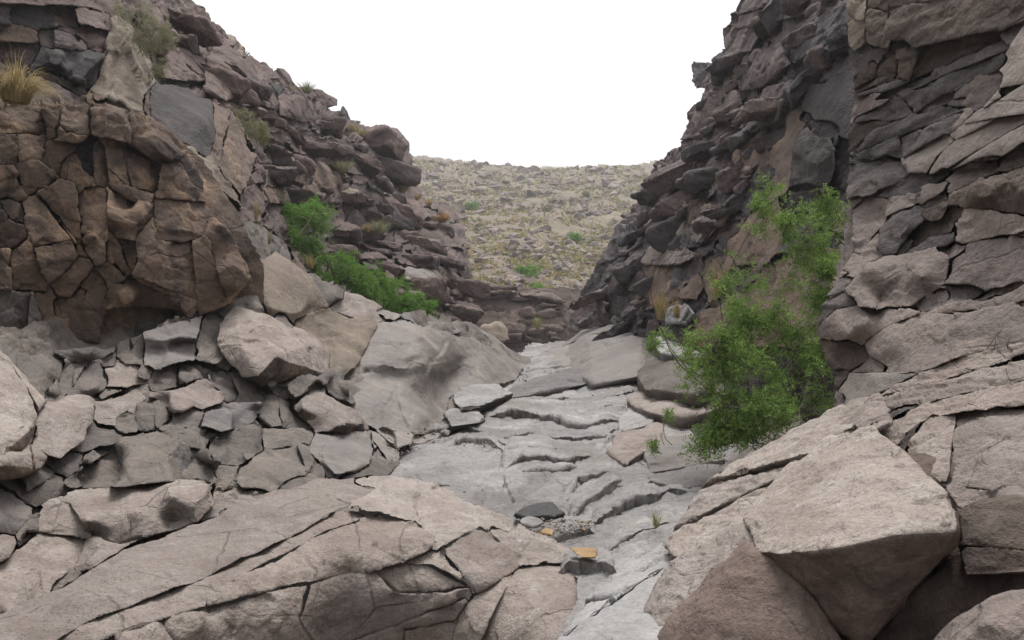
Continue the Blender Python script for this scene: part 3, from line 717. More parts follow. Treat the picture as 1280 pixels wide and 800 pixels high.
slope = sheet('left_slope', 'LS', -340, 690, 300, 860, M['slope'], off=.14, step=4, A=style(WORN, chip=1.3, crack=1.3, cell=48, flatten=.2), s=.0075,
            mask=[(-340,420),(110,400),(290,380),(330,320),(400,345),(480,390),(560,395),(640,440),(680,450),(640,500),(560,545),(520,620),(440,640),(200,760),(60,860),(-340,860)])
polished = sheet('polished_rock', 'PM', 415, 665, 395, 550, M['polish'], off=-.22, step=2., A=style(SMOOTH, big=.8, mid=.8, fine=.6, strata=.2, dip='left', bedding=9), s=.0095, parent=slope, out=.6,
            sculpt=terraces([([(450,464),(480,463),(500,466),(525,462),(540,458)], .13, 12), ([(500,452),(515,450),(530,447)], .10, 7), ([(480,428),(510,430),(535,426)], .05, 8), ([(560,448),(580,444),(600,446)], .05, 8), ([(470,498),(500,506),(515,520)], .03, 12)],
                            [([(530,466),(538,450),(550,440),(556,428)], .08, 1.6), ([(538,450),(556,449)], .07, 1.5), ([(495,498),(502,520),(510,535)], .05, 1.4), ([(580,452),(588,470)], .06, 1.5), ([(445,470),(470,462)], .05, 1.5)]),
            mask=[(430,484),(447,458),(462,420),(480,403),(505,401),(545,414),(575,421),(600,425),(655,456),(645,474),(604,486),(577,500),(572,530),(550,545),(480,540),(432,512)])
lcliff = sheet('left_cliff', 'L', -340, 345, 125, 470, M['brown'], off=.3, step=5, A=style(BLOCKY, chip=.4, crack=.8), s=.0075,
            mask=[(-340,125),(120,128),(195,150),(250,195),(300,270),(330,330),(330,400),(250,420),(130,450),(-340,460)])
upper = sheet('upper_left_cliff', 'LU', -80, 602, -40, 430, M['dark'], off=.35, step=3.4, A=style(LAYERED, chip=1.3, cell=40, crack=.6, strata=1.4, bedding=8, fine=1.4, mid=1.4, big=1.4), s=.013,
            mask=[(-80,-40),(205,-40),(252,28),(292,68),(325,100),(372,120),(405,146),(438,162),(486,178),(506,212),(520,252),(555,264),(577,298),(587,350),(586,420),(560,415),(480,395),(400,340),(345,330),(310,340),(260,250),(180,170),(-80,150)])
rcliff = sheet('right_cliff', 'R', 1015, 1530, -60, 720, M['rwall'], off=.25, step=5, A=style(LAYERED, dip='right', strata=.8), s=.005,
            mask=[(1066,-60),(1068,160),(1062,260),(1040,360),(1030,410),(1050,470),(1045,520),(1120,570),(1200,640),(1230,720),(1530,720),(1530,-60)])
rfar = sheet('far_right_cliff', 'RF', 690, 1100, -80, 560, M['rfdark'], off=.3, step=3.4, A=style(LAYERED, dip='right', chip=1.3, cell=36, crack=.6, strata=1.0, fine=1.4, mid=1.4, big=1.4), s=.012,
            mask=[(1100,-80),(975,-80),(948,8),(918,45),(895,80),(892,110),(876,150),(864,190),(828,220),(808,255),(782,290),(757,332),(738,368),(720,410),(730,432),(800,420),(830,560),(1100,560)])
rbank = sheet('right_bank', 'FR', 800, 1330, 480, 920, M['brownface'], off=.3, step=4, A=WORN, s=.0035, mask=[(1010,640),(1100,570),(1330,560),(1330,920),(850,920),(860,840),(960,730)])
hill = sheet('hill', 'HL', 380, 930, 180, 400, M['hill'], off=0, step=2.5, A=style(ROUGH, chip=.5, crack=0, mid=1.6, fine=2), s=.05,
            mask=[(380,180),(505,194),(540,197),(600,203),(640,207),(690,209),(740,207),(800,204),(930,180),(930,364),(380,364)])
ledge = sheet('far_ledge', 'BW', 560, 740, 358, 440, M['back'], off=.2, step=2.2, A=style(LAYERED, strata=1.2, bedding=8, chip=.4), s=.03)

# ------------------------------------------------------------------ left cliff blocks
B = dict(parent=lcliff, A=BLOCKY, grow=2.5, bulge=.05)
BL = Bedrock('L')
def LC(outline, mat='brown', **k):
    kw = dict(A=BLOCKY, bulge=.04, tilt=.2); kw.update(k); BL.block(outline, M[mat], kw.pop('A'), **kw)
LC([(-60,135),(0,131),(50,136),(60,200),(30,205),(-60,210)], th=.5, cuts=[((-20,165),(55,170)),((20,135),(24,205))], jit=.03)
LC([(50,136),(115,132),(112,160),(100,175),(62,172)], th=.5, off=-.02, cuts=[((75,135),(72,172))], jit=.03)
LC([(112,132),(190,150),(225,180),(228,200),(200,205),(165,180),(112,160)], th=.5, off=-.1, A=style(BLOCKY, fine=1.1), cuts=[((160,140),(165,182))], ridge=[(190,170,-.1),(150,150,-.12),(215,190,-.1)])
LC([(66,155),(95,152),(106,172),(102,182),(66,174)], th=.4, off=-.12)
LC([(-60,205),(15,205),(28,245),(8,250),(-60,250)], th=.45, jit=.02, cuts=[((-20,210),(-15,250))])
LC([(18,205),(60,176),(95,178),(60,225),(30,240)], th=.4, off=.02, mat='brown', cuts=[((40,195),(70,215))], jit=.03)
LC([(95,178),(118,176),(116,225),(96,220)], th=.4, off=.12, mat='slate')
LC([(116,180),(130,182),(132,230),(118,232)], th=.4, off=-.01)
LC([(132,175),(165,182),(200,206),(200,240),(160,232),(136,208)], th=.45, off=.0, mat='brown', cuts=[((150,180),(165,232))], jit=.03)
LC([(52,242),(90,225),(116,228),(130,240),(132,290),(126,330),(106,318),(90,300),(60,260)], th=.5, off=-.06, cuts=[((62,262),(94,300)),((96,226),(104,318))], jit=.04)
LC([(34,250),(52,248),(90,302),(88,335),(65,350),(55,340),(42,300)], th=.5, off=-.04, cuts=[((48,308),(90,300))], jit=.03)
LC([(137,210),(160,234),(193,242),(193,252),(165,250),(140,232)], th=.4, off=-.08)
LC([(137,236),(165,252),(192,256),(190,270),(165,305),(150,302),(138,290)], th=.45, off=-.06, ridge=[(180,262,-.1),(160,300,-.08),(145,270,-.1)])
LC([(136,293),(158,304),(164,340),(158,346),(138,330)], th=.4, off=-.05)
LC([(194,246),(205,206),(230,206),(262,255),(255,285),(230,300),(192,300)], th=.5, off=-.03, mat='brown', A=style(BLOCKY, strata=.3), cuts=[((196,248),(262,252))], jit=.02)
LC([(166,308),(192,270),(196,300),(225,305),(262,305),(282,372),(278,380),(235,392),(222,375),(165,345)], th=.6, off=-.12, cuts=[((240,305),(245,385)),((168,345),(225,368))], jit=.02, gap=1.4)
LC([(263,280),(275,283),(308,335),(311,350),(284,375),(265,320)], th=.5, off=-.16, mat='brown', ridge=[(285,330,-.12),(300,345,-.1)])
LC([(120,375),(164,346),(222,376),(222,384),(170,380),(128,386)], th=.4, off=-.02, mat='brown')
LC([(130,386),(170,382),(218,384),(225,395),(200,405),(172,412),(160,432),(136,430)], th=.35, off=.18, mat='brown', A=WORN)
LC([(66,352),(95,330),(112,325),(110,345),(90,370),(68,368)], th=.4, off=-.05)
LC([(64,372),(88,372),(112,348),(120,360),(100,385),(70,402),(62,395)], th=.4, off=.05)
LC([(-60,255),(5,252),(32,300),(20,310),(-60,320)], th=.5, off=-.05, cuts=[((-30,255),(-25,315))], jit=.03)
LC([(-60,320),(20,312),(34,300),(52,345),(58,365),(40,362),(-60,360)], th=.5, off=-.08, cuts=[((12,315),(15,360))], jit=.03)
LC([(-60,362),(42,366),(60,395),(66,440),(30,448),(-60,440)], th=.5, off=-.06, cuts=[((38,368),(30,445))], mat='slope')
LC([(-20,412),(12,404),(30,412),(37,426),(28,442),(-20,440)], th=.3, off=-.25, mat='slope', A=WORN)
LC([(196,408),(215,391),(242,408),(232,420),(200,430)], th=.3, off=-.2, mat='slope', A=WORN, ridge=[(218,400,-.1),(208,420,-.1)])
LC([(165,400),(195,395),(196,425),(168,432)], th=.3, off=.02, mat='slate', A=WORN)
# ------------------------------------------------------------------ upper left
U = dict(parent=upper, A=BLOCKY, grow=3, bulge=.06)
BU = Bedrock('LU')
def UC(outline, mat='dark', **k):
    kw = dict(A=BLOCKY, bulge=.06, lean=.1); kw.update(k); kw['off'] = kw.get('off', 0)*.5; BU.block(outline, M[mat], kw.pop('A'), **kw)
UC([(-60,-40),(140,-40),(146,0),(144,16),(100,4),(-60,2)], th=1, grow=6, off=-.35, mat='purple')
UC([(-60,2),(60,10),(72,30),(60,34),(-60,28)], th=1, grow=6, off=-.12, mat='slate', cuts=[((10,5),(14,30))], jit=.05)
UC([(60,8),(138,16),(136,38),(100,32),(74,30)], th=1, grow=6, off=-.15, mat='purple', cuts=[((92,8),(98,34))], jit=.05)
UC([(-60,30),(20,28),(42,42),(42,54),(0,50),(-60,48)], th=1, grow=6, off=-.1, mat='rftan')
UC([(74,32),(98,33),(134,40),(134,62),(112,60),(100,48)], th=1, grow=6, off=-.05, mat='purple', cuts=[((110,36),(108,60))], jit=.04)
UC([(52,36),(92,40),(112,58),(108,62),(66,62),(58,58)], th=.8, grow=5, off=-.22, mat='dark', cuts=[((68,38),(70,60))], jit=.05)
UC([(-60,50),(0,52),(45,56),(48,64),(30,72),(-60,72)], th=.8, grow=5, off=.1, mat='dark')
UC([(52,64),(75,58),(112,63),(128,72),(120,92),(104,104),(70,92),(50,82)], th=.9, grow=5, off=-.3, mat='slate', ridge=[(90,75,-.15),(110,85,-.15),(70,75,-.1)])
UC([(60,90),(104,105),(100,112),(75,108),(58,98)], th=.6, grow=5, off=-.15, mat='dark')
UC([(55,100),(72,105),(100,128),(92,134),(70,132)], th=.5, grow=5, off=-.5, mat='dark')
# folded bedding
UC([(124,104),(134,66),(139,24),(150,34),(168,54),(186,74),(191,100),(186,146),(150,142),(120,132)], th=1.2, off=-.35, mat='folded',
   A=style(LAYERED, dip='fold', strata=3.2, bedding=9, chip=.1, crack=0), k=.0024, ridge=[(150,60,-.15),(175,90,-.2),(178,138,-.1),(140,120,-.2)])
UC([(176,112),(190,106),(188,148),(172,142)], th=.5, off=-.6, mat='brown')
UC([(118,122),(128,108),(148,118),(150,136),(128,136)], th=.5, off=-.75, mat='brown')
# slate face and the rocks under it
UC([(190,102),(215,104),(262,124),(270,135),(268,170),(258,206),(236,190),(222,172),(187,148)], th=1.2, off=-.5, mat='slate', ridge=[(215,140,-.12),(250,160,-.12)], A=WORN)
UC([(264,126),(286,136),(318,170),(326,214),(302,240),(276,226),(266,200)], th=1.2, off=-.35, mat='rftan', A=style(BLOCKY, chip=.3), cuts=[((288,138),(276,205))], jit=.04)
UC([(224,182),(244,176),(262,195),(292,230),(300,262),(286,282),(262,258),(246,222)], th=.8, off=-.9, mat='yellow', cuts=[((242,200),(270,230))], jit=.04)
UC([(304,236),(326,216),(334,248),(322,276),(306,270)], th=.8, off=-.4, mat='purple')
UC([(272,262),(290,270),(318,330),(300,330),(280,300)], th=.7, off=-1.2, mat='slope', cuts=[((286,290),(305,292)),((296,310),(315,312))], jit=.05)
UC([(300,285),(325,280),(345,310),(335,330),(312,330)], th=.7, off=-.6, mat='slope')
def UH(outline, mat='dark', **k):
    kw = dict(parent=upper, A=BLOCKY, grow=3, bulge=.06); kw.update(k); kw['th'] *= .6; kw['off'] = kw.get('off', 0)*.6; return rock('rock_block', 'LU', outline, M[mat], **kw)
# big blocks below the skyline
UH([(206,88),(212,66),(236,56),(258,59),(258,100),(232,99),(208,96)], mat='purple', th=1.6, off=-.6, ridge=[(225,72,-.3),(250,66,-.3),(245,92,-.3)])
UH([(260,100),(261,60),(284,56),(300,74),(319,95),(311,118),(282,123),(258,113)], mat='purple', th=1.8, off=-.7, ridge=[(275,85,-.5),(300,95,-.4),(290,115,-.3)])
UH([(236,38),(250,36),(284,48),(292,56),(262,60),(236,56),(226,48)], mat='purple', th=1.4, off=-.4)
UH([(220,30),(246,20),(276,36),(284,48),(240,42),(222,42)], mat='dark', th=1.6, off=-.2)
UH([(172,16),(200,4),(230,20),(238,32),(215,34),(184,36)], mat='purple', th=1.4, off=-.2)
UH([(204,2),(225,2),(254,12),(264,26),(262,32),(235,20)], mat='slate', th=1.6, off=.4)
UH([(200,-14),(222,-14),(226,2),(204,2)], mat='dark', th=1.5, off=.6)
UH([(252,30),(268,28),(282,42),(270,48),(254,42)], mat='purple', th=1.2, off=.2)
UH([(282,44),(292,44),(304,62),(300,72),(288,58)], mat='yellow', th=1.2, off=.2)
UH([(300,66),(306,68),(328,96),(342,104),(336,112),(320,112),(304,88)], mat='purple', th=1.2, off=.2)
UH([(195,40),(222,42),(222,56),(205,68),(192,60)], mat='dark', th=1.2, off=-.3)
UH([(190,68),(208,66),(208,86),(194,88)], mat='slate', th=1.2, off=-.2)
UH([(316,80),(330,80),(342,92),(340,104),(320,100)], mat='purple', th=1.5, off=.5)
UH([(338,94),(352,86),(362,96),(368,107),(352,106),(340,102)], mat='purple', th=1.5, off=.0)
UH([(322,100),(330,104),(347,128),(340,134),(326,128)], mat='dark', th=1.2, off=-.6)
UH([(338,104),(354,108),(352,124),(342,122)], mat='slate', th=1.2, off=-.2)
UH([(350,122),(362,116),(386,118),(392,146),(378,150),(352,142)], mat='purple', th=1.6, off=-.7, ridge=[(380,125,-.3),(365,125,-.3),(372,145,-.2)])
UH([(386,114),(392,113),(408,118),(419,124),(419,131),(406,129),(390,124)], mat='purple', th=1.4, off=-.5)
UH([(392,126),(409,130),(411,145),(396,149)], mat='purple', th=1.4, off=-.1)
UH([(410,140),(424,144),(424,160),(408,156)], mat='dark', th=1.4, off=-.2)
UH([(424,148),(428,135),(432,140),(437,150),(430,153)], mat='slate', th=.8, off=.3)
UH([(436,152),(448,152),(446,162),(434,162)], mat='dark', th=1.2, off=.3)
UH([(456,160),(472,157),(484,160),(478,168),(458,167)], mat='purple', th=1.6, off=.2)
UH([(476,170),(480,160),(494,162),(501,170),(498,182),(482,180)], mat='purple', th=1.8, off=-.2)
UH([(490,182),(502,170),(509,180),(512,204),(494,202)], mat='purple', th=1.8, off=-.3)
UH([(400,186),(430,180),(456,188),(448,200),(412,198)], mat='slate', th=1.6, off=-.5)
UH([(380,236),(384,214),(400,206),(426,220),(424,244),(384,243)], mat='rftan', th=1.4, off=-.6)
UH([(348,206),(374,204),(388,218),(384,230),(358,222)], mat='brown', th=1.3, off=-.7)
UH([(334,214),(350,212),(366,226),(350,236),(334,232)], mat='dark', th=1.2, off=-.5)
UH([(328,232),(352,234),(380,246),(374,256),(332,252)], mat='rftan', th=1.0, off=-.4)
UH([(388,245),(424,244),(424,253),(392,252)], mat='purple', th=1.2, off=-.7)
UH([(428,240),(444,240),(444,252),(428,252)], mat='yellow', th=1.0, off=-.5)
UH([(468,236),(484,233),(511,249),(500,252),(484,244)], mat='polish', th=1.4, off=-.6)
UH([(462,226),(484,222),(486,234),(466,236)], mat='slate', th=1.4, off=-.8)
UH([(450,240),(500,246),(526,258),(524,264),(470,254),(448,252)], mat='purple', th=1.8, off=-.4, A=LAYERED)
UH([(452,254),(480,256),(524,266),(512,274),(452,264)], mat='dark', th=1.8, off=-.2, A=LAYERED)
UH([(506,338),(532,335),(549,345),(530,350),(510,349)], mat='polish', th=1.0, off=-.6)
UH([(448,318),(470,315),(483,319),(482,323),(450,323)], mat='purple', th=1.2, off=-.9)
UH([(454,324),(482,324),(480,336),(458,336)], mat='dark', th=1.0, off=-.6)
UH([(482,322),(494,326),(492,350),(484,346)], mat='purple', th=1.0, off=-.8)
sky_l = [(215,10),(262,40),(300,75),(330,110),(375,125),(405,150),(440,165),(490,182),(506,210),(520,248),(556,262),(580,295),(590,350),(588,410),(560,408),(545,395),(480,370),(430,330),(395,300),(352,250),(330,215),(322,170),(290,130),(215,95),(190,60)]
BU.fill(sky_l, 260, 14, 56, [M['dark'], M['purple'], M['dark'], M['purple'], M['dark']], style(LAYERED, chip=.7, strata=1.1, fine=.8, cell=40), angle=9, aspect=2.7, jit=.2, lean=.3, seed=3)
scatter('rock_block', 'LU', [(x-(14 if x > 420 else 0), y+6) for x, y in sky_l], 75, 20, 50, [M['dark'], M['purple'], M['purple']], upper, A=style(LAYERED, chip=.6, strata=.6), tilt=-10, flat=.42, overlap=.42, seed=3, aspect=2.0, off=(.02,.25))

# ------------------------------------------------------------------ left slope: talus and polished rock
S = dict(parent=slope, A=WORN, grow=4.5, bulge=.05)
BS = Bedrock('LS')
def SC(outline, mat='slope', **k):
    kw = dict(A=WORN, bulge=.2, tilt=.1); kw.update(k); BS.block(outline, M[mat], kw.pop('A'), **kw)
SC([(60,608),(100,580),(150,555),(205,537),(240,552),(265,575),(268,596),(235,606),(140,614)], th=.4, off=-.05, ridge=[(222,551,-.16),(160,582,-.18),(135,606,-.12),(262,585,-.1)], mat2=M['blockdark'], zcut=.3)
SC([(85,582),(125,558),(148,563),(112,584)], th=.3, off=-.02)
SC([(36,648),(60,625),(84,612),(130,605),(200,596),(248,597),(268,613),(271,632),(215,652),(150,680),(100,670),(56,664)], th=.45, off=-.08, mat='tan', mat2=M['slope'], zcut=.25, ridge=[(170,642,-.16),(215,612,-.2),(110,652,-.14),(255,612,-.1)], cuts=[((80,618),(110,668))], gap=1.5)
SC([(-60,790),(-60,720),(0,695),(52,668),(150,681),(174,672),(100,722),(40,752),(0,780)], th=.4, off=-.05, mat='tan', cuts=[((110,680),(70,750))], gap=1.5)
SC([(-50,615),(18,617),(40,632),(37,652),(15,668),(-50,672)], th=.3, off=-.06, mat='polish')
SC([(-50,672),(5,662),(23,678),(16,702),(0,718),(-50,730)], th=.3, off=-.12, mat='tan')
SC([(28,592),(60,588),(73,599),(42,621),(28,618)], th=.25, off=-.05)
SC([(40,640),(60,628),(40,670),(20,690),(24,668)], th=.25, off=-.01, mat='slope')
SC([(64,420),(80,403),(106,418),(141,437),(130,449),(108,454),(84,450),(72,440)], th=.3, off=-.1, A=style(WORN, strata=.4, dip='fold'))
SC([(30,448),(78,450),(66,480),(55,496),(34,490)], th=.3)
SC([(80,452),(106,455),(96,478),(76,498),(56,496),(68,478)], th=.3, off=-.03)
SC([(82,496),(104,462),(120,452),(141,465),(138,481),(115,496)], th=.3, off=-.04)
SC([(116,500),(140,480),(160,475),(158,492),(126,507)], th=.3, off=-.02)
SC([(108,455),(140,443),(152,458),(142,466),(122,453)], th=.25, off=-.02)
SC([(158,472),(186,456),(188,470),(164,484)], th=.25, off=-.03)
SC([(150,440),(176,442),(186,450),(155,468),(145,460)], th=.25)
SC([(172,448),(205,432),(232,420),(249,437),(230,447),(205,452),(182,456)], th=.35, off=-.12, ridge=[(232,431,-.1),(200,446,-.1)], mat='polish')
SC([(246,432),(275,425),(300,446),(282,460),(250,450)], th=.35, off=-.1)
SC([(188,496),(255,470),(281,491),(270,501),(227,524),(205,506)], th=.35, off=-.12, mat='tan', ridge=[(220,506,-.1),(274,492,-.1),(250,474,-.03)])
SC([(230,527),(260,509),(322,504),(322,515),(300,531),(250,546),(238,541)], th=.35, off=-.08, mat='blockdark')
SC([(130,522),(155,505),(192,498),(224,522),(205,536),(150,537)], th=.35, off=-.04, cuts=[((165,503),(172,535)),((190,500),(195,535))], gap=1.8)
SC([(245,457),(280,462),(302,492),(285,500),(262,472)], th=.3)
SC([(190,470),(215,458),(240,452),(275,458),(262,470),(225,482),(195,486)], th=.3, cuts=[((222,455),(225,483))], gap=1.8)
SC([(290,455),(325,470),(330,500),(300,500)], th=.3, off=.02)
SC([(340,477),(375,465),(402,462),(408,472),(395,486),(370,500),(350,492)], th=.3, off=-.12)
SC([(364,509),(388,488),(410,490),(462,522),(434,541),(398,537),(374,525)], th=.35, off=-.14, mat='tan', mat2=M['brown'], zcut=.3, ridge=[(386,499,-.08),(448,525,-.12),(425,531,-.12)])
SC([(404,494),(416,478),(434,486),(458,517),(442,513)], th=.3, off=-.02)
SC([(330,500),(352,494),(372,522),(392,536),(350,536),(325,530)], th=.3, off=.02, cuts=[((345,495),(355,535))])
SC([(294,618),(298,586),(330,562),(378,555),(400,580),(406,598),(350,604),(320,618)], th=.4, off=-.06, cuts=[((370,556),(392,600))], A=style(WORN, chip=.4), gap=1.8)
SC([(386,562),(400,540),(432,541),(465,552),(481,586),(472,594),(430,598),(410,592)], th=.4, off=-.06, mat='polish', cuts=[((462,550),(476,594))], gap=1.5)
SC([(466,550),(490,561),(497,575),(482,588)], th=.25, off=-.03, mat='polish')
SC([(262,545),(300,540),(330,533),(390,536),(386,552),(330,562),(298,578),(270,570)], th=.35, off=-.03, cuts=[((325,534),(330,562))])
SC([(270,590),(296,585),(294,615),(275,618)], th=.3)
SC([(320,348),(345,316),(362,319),(386,345),(413,383),(386,391),(368,402),(335,396),(320,372)], th=.6, off=-.15, mat='yellow', A=SMOOTH, ridge=[(345,330,-.06),(375,385,-.1),(340,385,-.1)])
SC([(306,362),(322,352),(338,386),(336,396),(318,400),(304,384)], th=.4, off=-.2)
SC([(335,384),(350,378),(366,388),(364,404),(345,406)], th=.3, off=-.25)
SC([(368,400),(400,385),(440,382),(468,390),(467,425),(456,446),(440,462),(414,450),(394,430)], th=.6, off=-.05, mat='yellow', ridge=[(400,388,-.12),(440,388,-.1),(420,445,-.05),(450,430,-.06)])
SC([(392,352),(412,350),(450,372),(440,384),(412,384)], th=.5, off=-.1)
SC([(440,372),(470,378),(500,392),(490,402),(468,392)], th=.5, off=-.1, mat='polish')
SC([(440,464),(462,426),(478,404),(500,400),(545,416),(557,440),(536,463),(500,468)], th=.9, off=.35, grow=0, mat='polish', A=style(SMOOTH, strata=.45, bedding=10, dip='left'), ridge=[(488,408,-.2),(520,430,-.3),(480,445,-.3),(500,460,-.3)])
SC([(428,486),(450,464),(500,470),(534,466),(548,484),(545,520),(534,538),(485,534),(440,512)], th=.9, off=.35, grow=0, mat='polish', A=SMOOTH, ridge=[(520,490,-.3),(480,485,-.25),(525,525,-.2),(450,500,-.15)])
SC([(552,442),(560,418),(590,419),(615,434),(652,456),(648,469),(610,480),(572,478)], th=.9, off=.4, grow=0, mat='polish', A=style(SMOOTH, strata=.3, dip='left'), ridge=[(600,450,-.3),(575,435,-.3),(630,462,-.2)], cuts=[((562,470),(592,425))], gap=1.5)
SC([(574,409),(584,402),(612,420),(652,446),(640,453),(600,440)], th=.9, off=.3, mat='polish', A=SMOOTH)
SC([(500,396),(530,390),(575,412),(560,424),(525,408)], th=.7, off=.0, mat='polish', A=style(WORN, strata=.4))
SC([(548,470),(562,452),(575,480),(568,525),(548,538),(540,515)], th=.4, off=.25, mat='polish', A=SMOOTH)
SC([(480,535),(540,536),(560,545),(520,556),(490,552)], th=.3, off=-.02, mat='polish', A=SMOOTH)
# small broken pieces in the joints of the slope
BS.fill([(-60,440),(140,440),(260,420),(330,380),(420,345),(480,385),(640,450),(560,545),(480,600),(300,640),(100,760),(-60,860)], 16, 34, 60, [M['slope'], M['slope'], M['tan'], M['polish']], WORN, angle=-18, aspect=1.7, jit=.2, lean=.05, seed=9, bulge=.2)

BL.fill([(-60,130),(120,132),(190,150),(250,200),(300,280),(315,345),(280,385),(200,410),(120,430),(-60,445)], 9, 24, 40, [M['brown']], BLOCKY, angle=70, aspect=1.7, jit=.2, lean=.0, seed=21)
BL.fill([(-330,120),(-62,120),(-62,450),(-330,450)], 60, 34, 80, [M['brown']], BLOCKY, angle=70, aspect=1.5, jit=.15, lean=0, seed=22)
BU.fill([(-330,-60),(-60,-60),(-60,130),(-330,130)], 30, 40, 90, [M['dark'], M['purple']], BLOCKY, angle=5, aspect=2.4, jit=.15, lean=.2, seed=23)
BS.fill([(-330,440),(-62,440),(-62,900),(-330,900)], 60, 44, 100, [M['slope'], M['tan']], WORN, angle=-18, aspect=1.6, jit=.15, lean=.05, seed=24, bulge=.15)
BL.build(-330, 330, 118, 470, [(-330,122),(-70,124),(0,127),(50,131),(115,128),(192,146),(228,178),(252,228),(266,272),(282,286),(312,335),(314,352),(286,380),(240,398),(205,425),(160,436),(136,434),(100,424),(66,446),(-70,452),(-330,455)], lcliff, skirt=.35, gap=.15, bevel=.6, warp=.45)
BU.build(-330, 604, -50, 425, [(-330,-50),(205,-50),(225,2),(255,12),(266,28),(284,44),(293,44),(306,64),(328,84),(338,84),(352,86),(368,106),(384,114),(419,124),(420,132),(412,134),(424,142),(428,135),(438,150),(448,152),(460,158),(484,158),(500,168),(510,182),(514,206),(526,246),(560,256),(584,290),(593,350),(592,422),(560,416),(480,398),(400,345),(345,335),(300,335),(262,262),(222,182),(188,152),(100,136),(-70,136),(-330,136)], upper, skirt=1.0, gap=.12, bevel=.45, warp=.5)
BS.build(-330, 660, 308, 900, [(-330,440),(-70,440),(30,445),(66,440),(140,432),(200,410),(240,400),(286,378),(304,358),(322,330),(345,312),(392,348),(450,370),(500,390),(560,405),(590,402),(655,448),(650,470),(600,495),(560,545),(498,560),(498,580),(482,596),(405,600),(345,620),(275,645),(172,676),(60,745),(-70,800),(-120,900),(-330,900)], slope, skirt=.3, gap=.3, bevel=1.3, warp=.5)

# ------------------------------------------------------------------ loose boulders on the slope and in the stream bed
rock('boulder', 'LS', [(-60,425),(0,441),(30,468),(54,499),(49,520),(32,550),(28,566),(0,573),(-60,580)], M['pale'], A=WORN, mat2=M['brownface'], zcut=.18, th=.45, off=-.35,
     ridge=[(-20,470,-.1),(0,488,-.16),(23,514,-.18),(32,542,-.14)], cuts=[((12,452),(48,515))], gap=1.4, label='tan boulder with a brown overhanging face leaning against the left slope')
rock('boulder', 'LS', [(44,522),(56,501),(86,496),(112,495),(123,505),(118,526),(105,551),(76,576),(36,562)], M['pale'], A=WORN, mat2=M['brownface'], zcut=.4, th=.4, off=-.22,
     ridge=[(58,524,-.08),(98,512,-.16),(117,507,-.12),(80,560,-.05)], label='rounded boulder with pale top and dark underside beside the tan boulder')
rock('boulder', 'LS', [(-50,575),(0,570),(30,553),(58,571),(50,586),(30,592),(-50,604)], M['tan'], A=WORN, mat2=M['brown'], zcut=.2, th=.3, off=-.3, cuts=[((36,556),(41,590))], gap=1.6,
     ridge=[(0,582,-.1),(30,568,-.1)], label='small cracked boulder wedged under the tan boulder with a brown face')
rock('boulder', 'LS', [(266,430),(272,405),(294,382),(332,388),(376,415),(402,430),(413,446),(409,468,.15),(395,472,.2),(360,479,.2),(326,483,.1),(305,470),(284,446)], M['tan'], A=WORN, mat2=M['brown'], zcut=.12, th=.7, off=-.3,  # mat2 puts the front's shade into the colour of steep and overhanging sides
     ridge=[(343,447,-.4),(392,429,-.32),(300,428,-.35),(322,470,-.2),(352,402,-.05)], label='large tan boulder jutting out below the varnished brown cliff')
rock('rock_slab', 'bed', [(625,495),(640,486),(700,467),(732,461),(735,480),(690,489),(640,499)], M['blockdark'], A=style(WORN, strata=.3), th=.5, off=-.25, ridge=[(700,473,-.12),(655,490,-.12),(732,467,-.1)],
     label='long low slab lying across the grey stream bed', cat='slab')
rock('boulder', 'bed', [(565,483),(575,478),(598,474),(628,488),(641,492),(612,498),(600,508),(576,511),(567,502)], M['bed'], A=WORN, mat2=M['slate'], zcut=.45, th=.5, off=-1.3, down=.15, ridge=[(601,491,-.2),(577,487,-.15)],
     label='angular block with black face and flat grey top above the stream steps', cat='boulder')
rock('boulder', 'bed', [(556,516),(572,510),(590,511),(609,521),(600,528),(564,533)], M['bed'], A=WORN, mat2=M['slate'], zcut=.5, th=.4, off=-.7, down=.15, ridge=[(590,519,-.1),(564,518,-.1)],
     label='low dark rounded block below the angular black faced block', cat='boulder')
rock('boulder', 'bed', [(640,645),(655,636),(674,634),(690,630),(706,644),(690,648),(660,649)], M['black'], A=WORN, th=.2, off=-.1, ridge=[(690,636,-.05),(672,640,-.04)], label='black stone lying in the gravel pocket of the stream bed', cat='stone')
rock('stone', 'bed', [(648,650),(660,643),(674,648),(681,655),(668,660),(652,657)], M['gravel'], A=SMOOTH, th=.12, off=-.22, label='smooth grey cobble beside the black stone', cat='stone')
rock('stone', 'bed', [(713,686),(718,683),(744,684),(750,690),(742,698),(728,697),(719,692)], M['ochre'], A=WORN, th=.1, off=-.28, label='flat ochre yellow stone on the edge of the grey slab', cat='stone')
rock('stone', 'FL', [(642,675),(648,671),(655,674),(655,679),(648,680)], M['bedflank'], A=SMOOTH, th=.05, off=-.22, label='small whitish pebble lying on the rough tan slab', cat='stone')
rock('stone', 'bed', [(674,664),(684,660),(694,664),(690,670),(678,669)], M['ochre'], A=SMOOTH, th=.08, off=-.22, label='small buff stone in the gravel below the black stone', cat='stone')

# ------------------------------------------------------------------ stream bed steps
D = dict(parent=bed, grow=3.5, A=style(SMOOTH, strata=.3, bedding=5, dip='bed', mid=.7, fine=.5, round=2), th=.4, down=.25, inset=.95, bulge=0)
def BC(outline, mat='bed', **k):
    kw = dict(D); kw.update(k); return rock('ledge', 'bed', outline, M[mat], **kw)
BC([(735,748),(800,692),(852,664),(856,682),(772,742)], mat='bedflank', off=-.1, A=WORN, bulge=.08)
BC([(690,820),(700,798),(736,750),(780,714),(848,682),(866,690),(905,668),(935,680),(870,740),(835,795),(825,860),(690,860)], mat='bedflank', off=-.12, A=WORN, bulge=.04, cuts=[((715,788),(780,742))], gap=1.5)
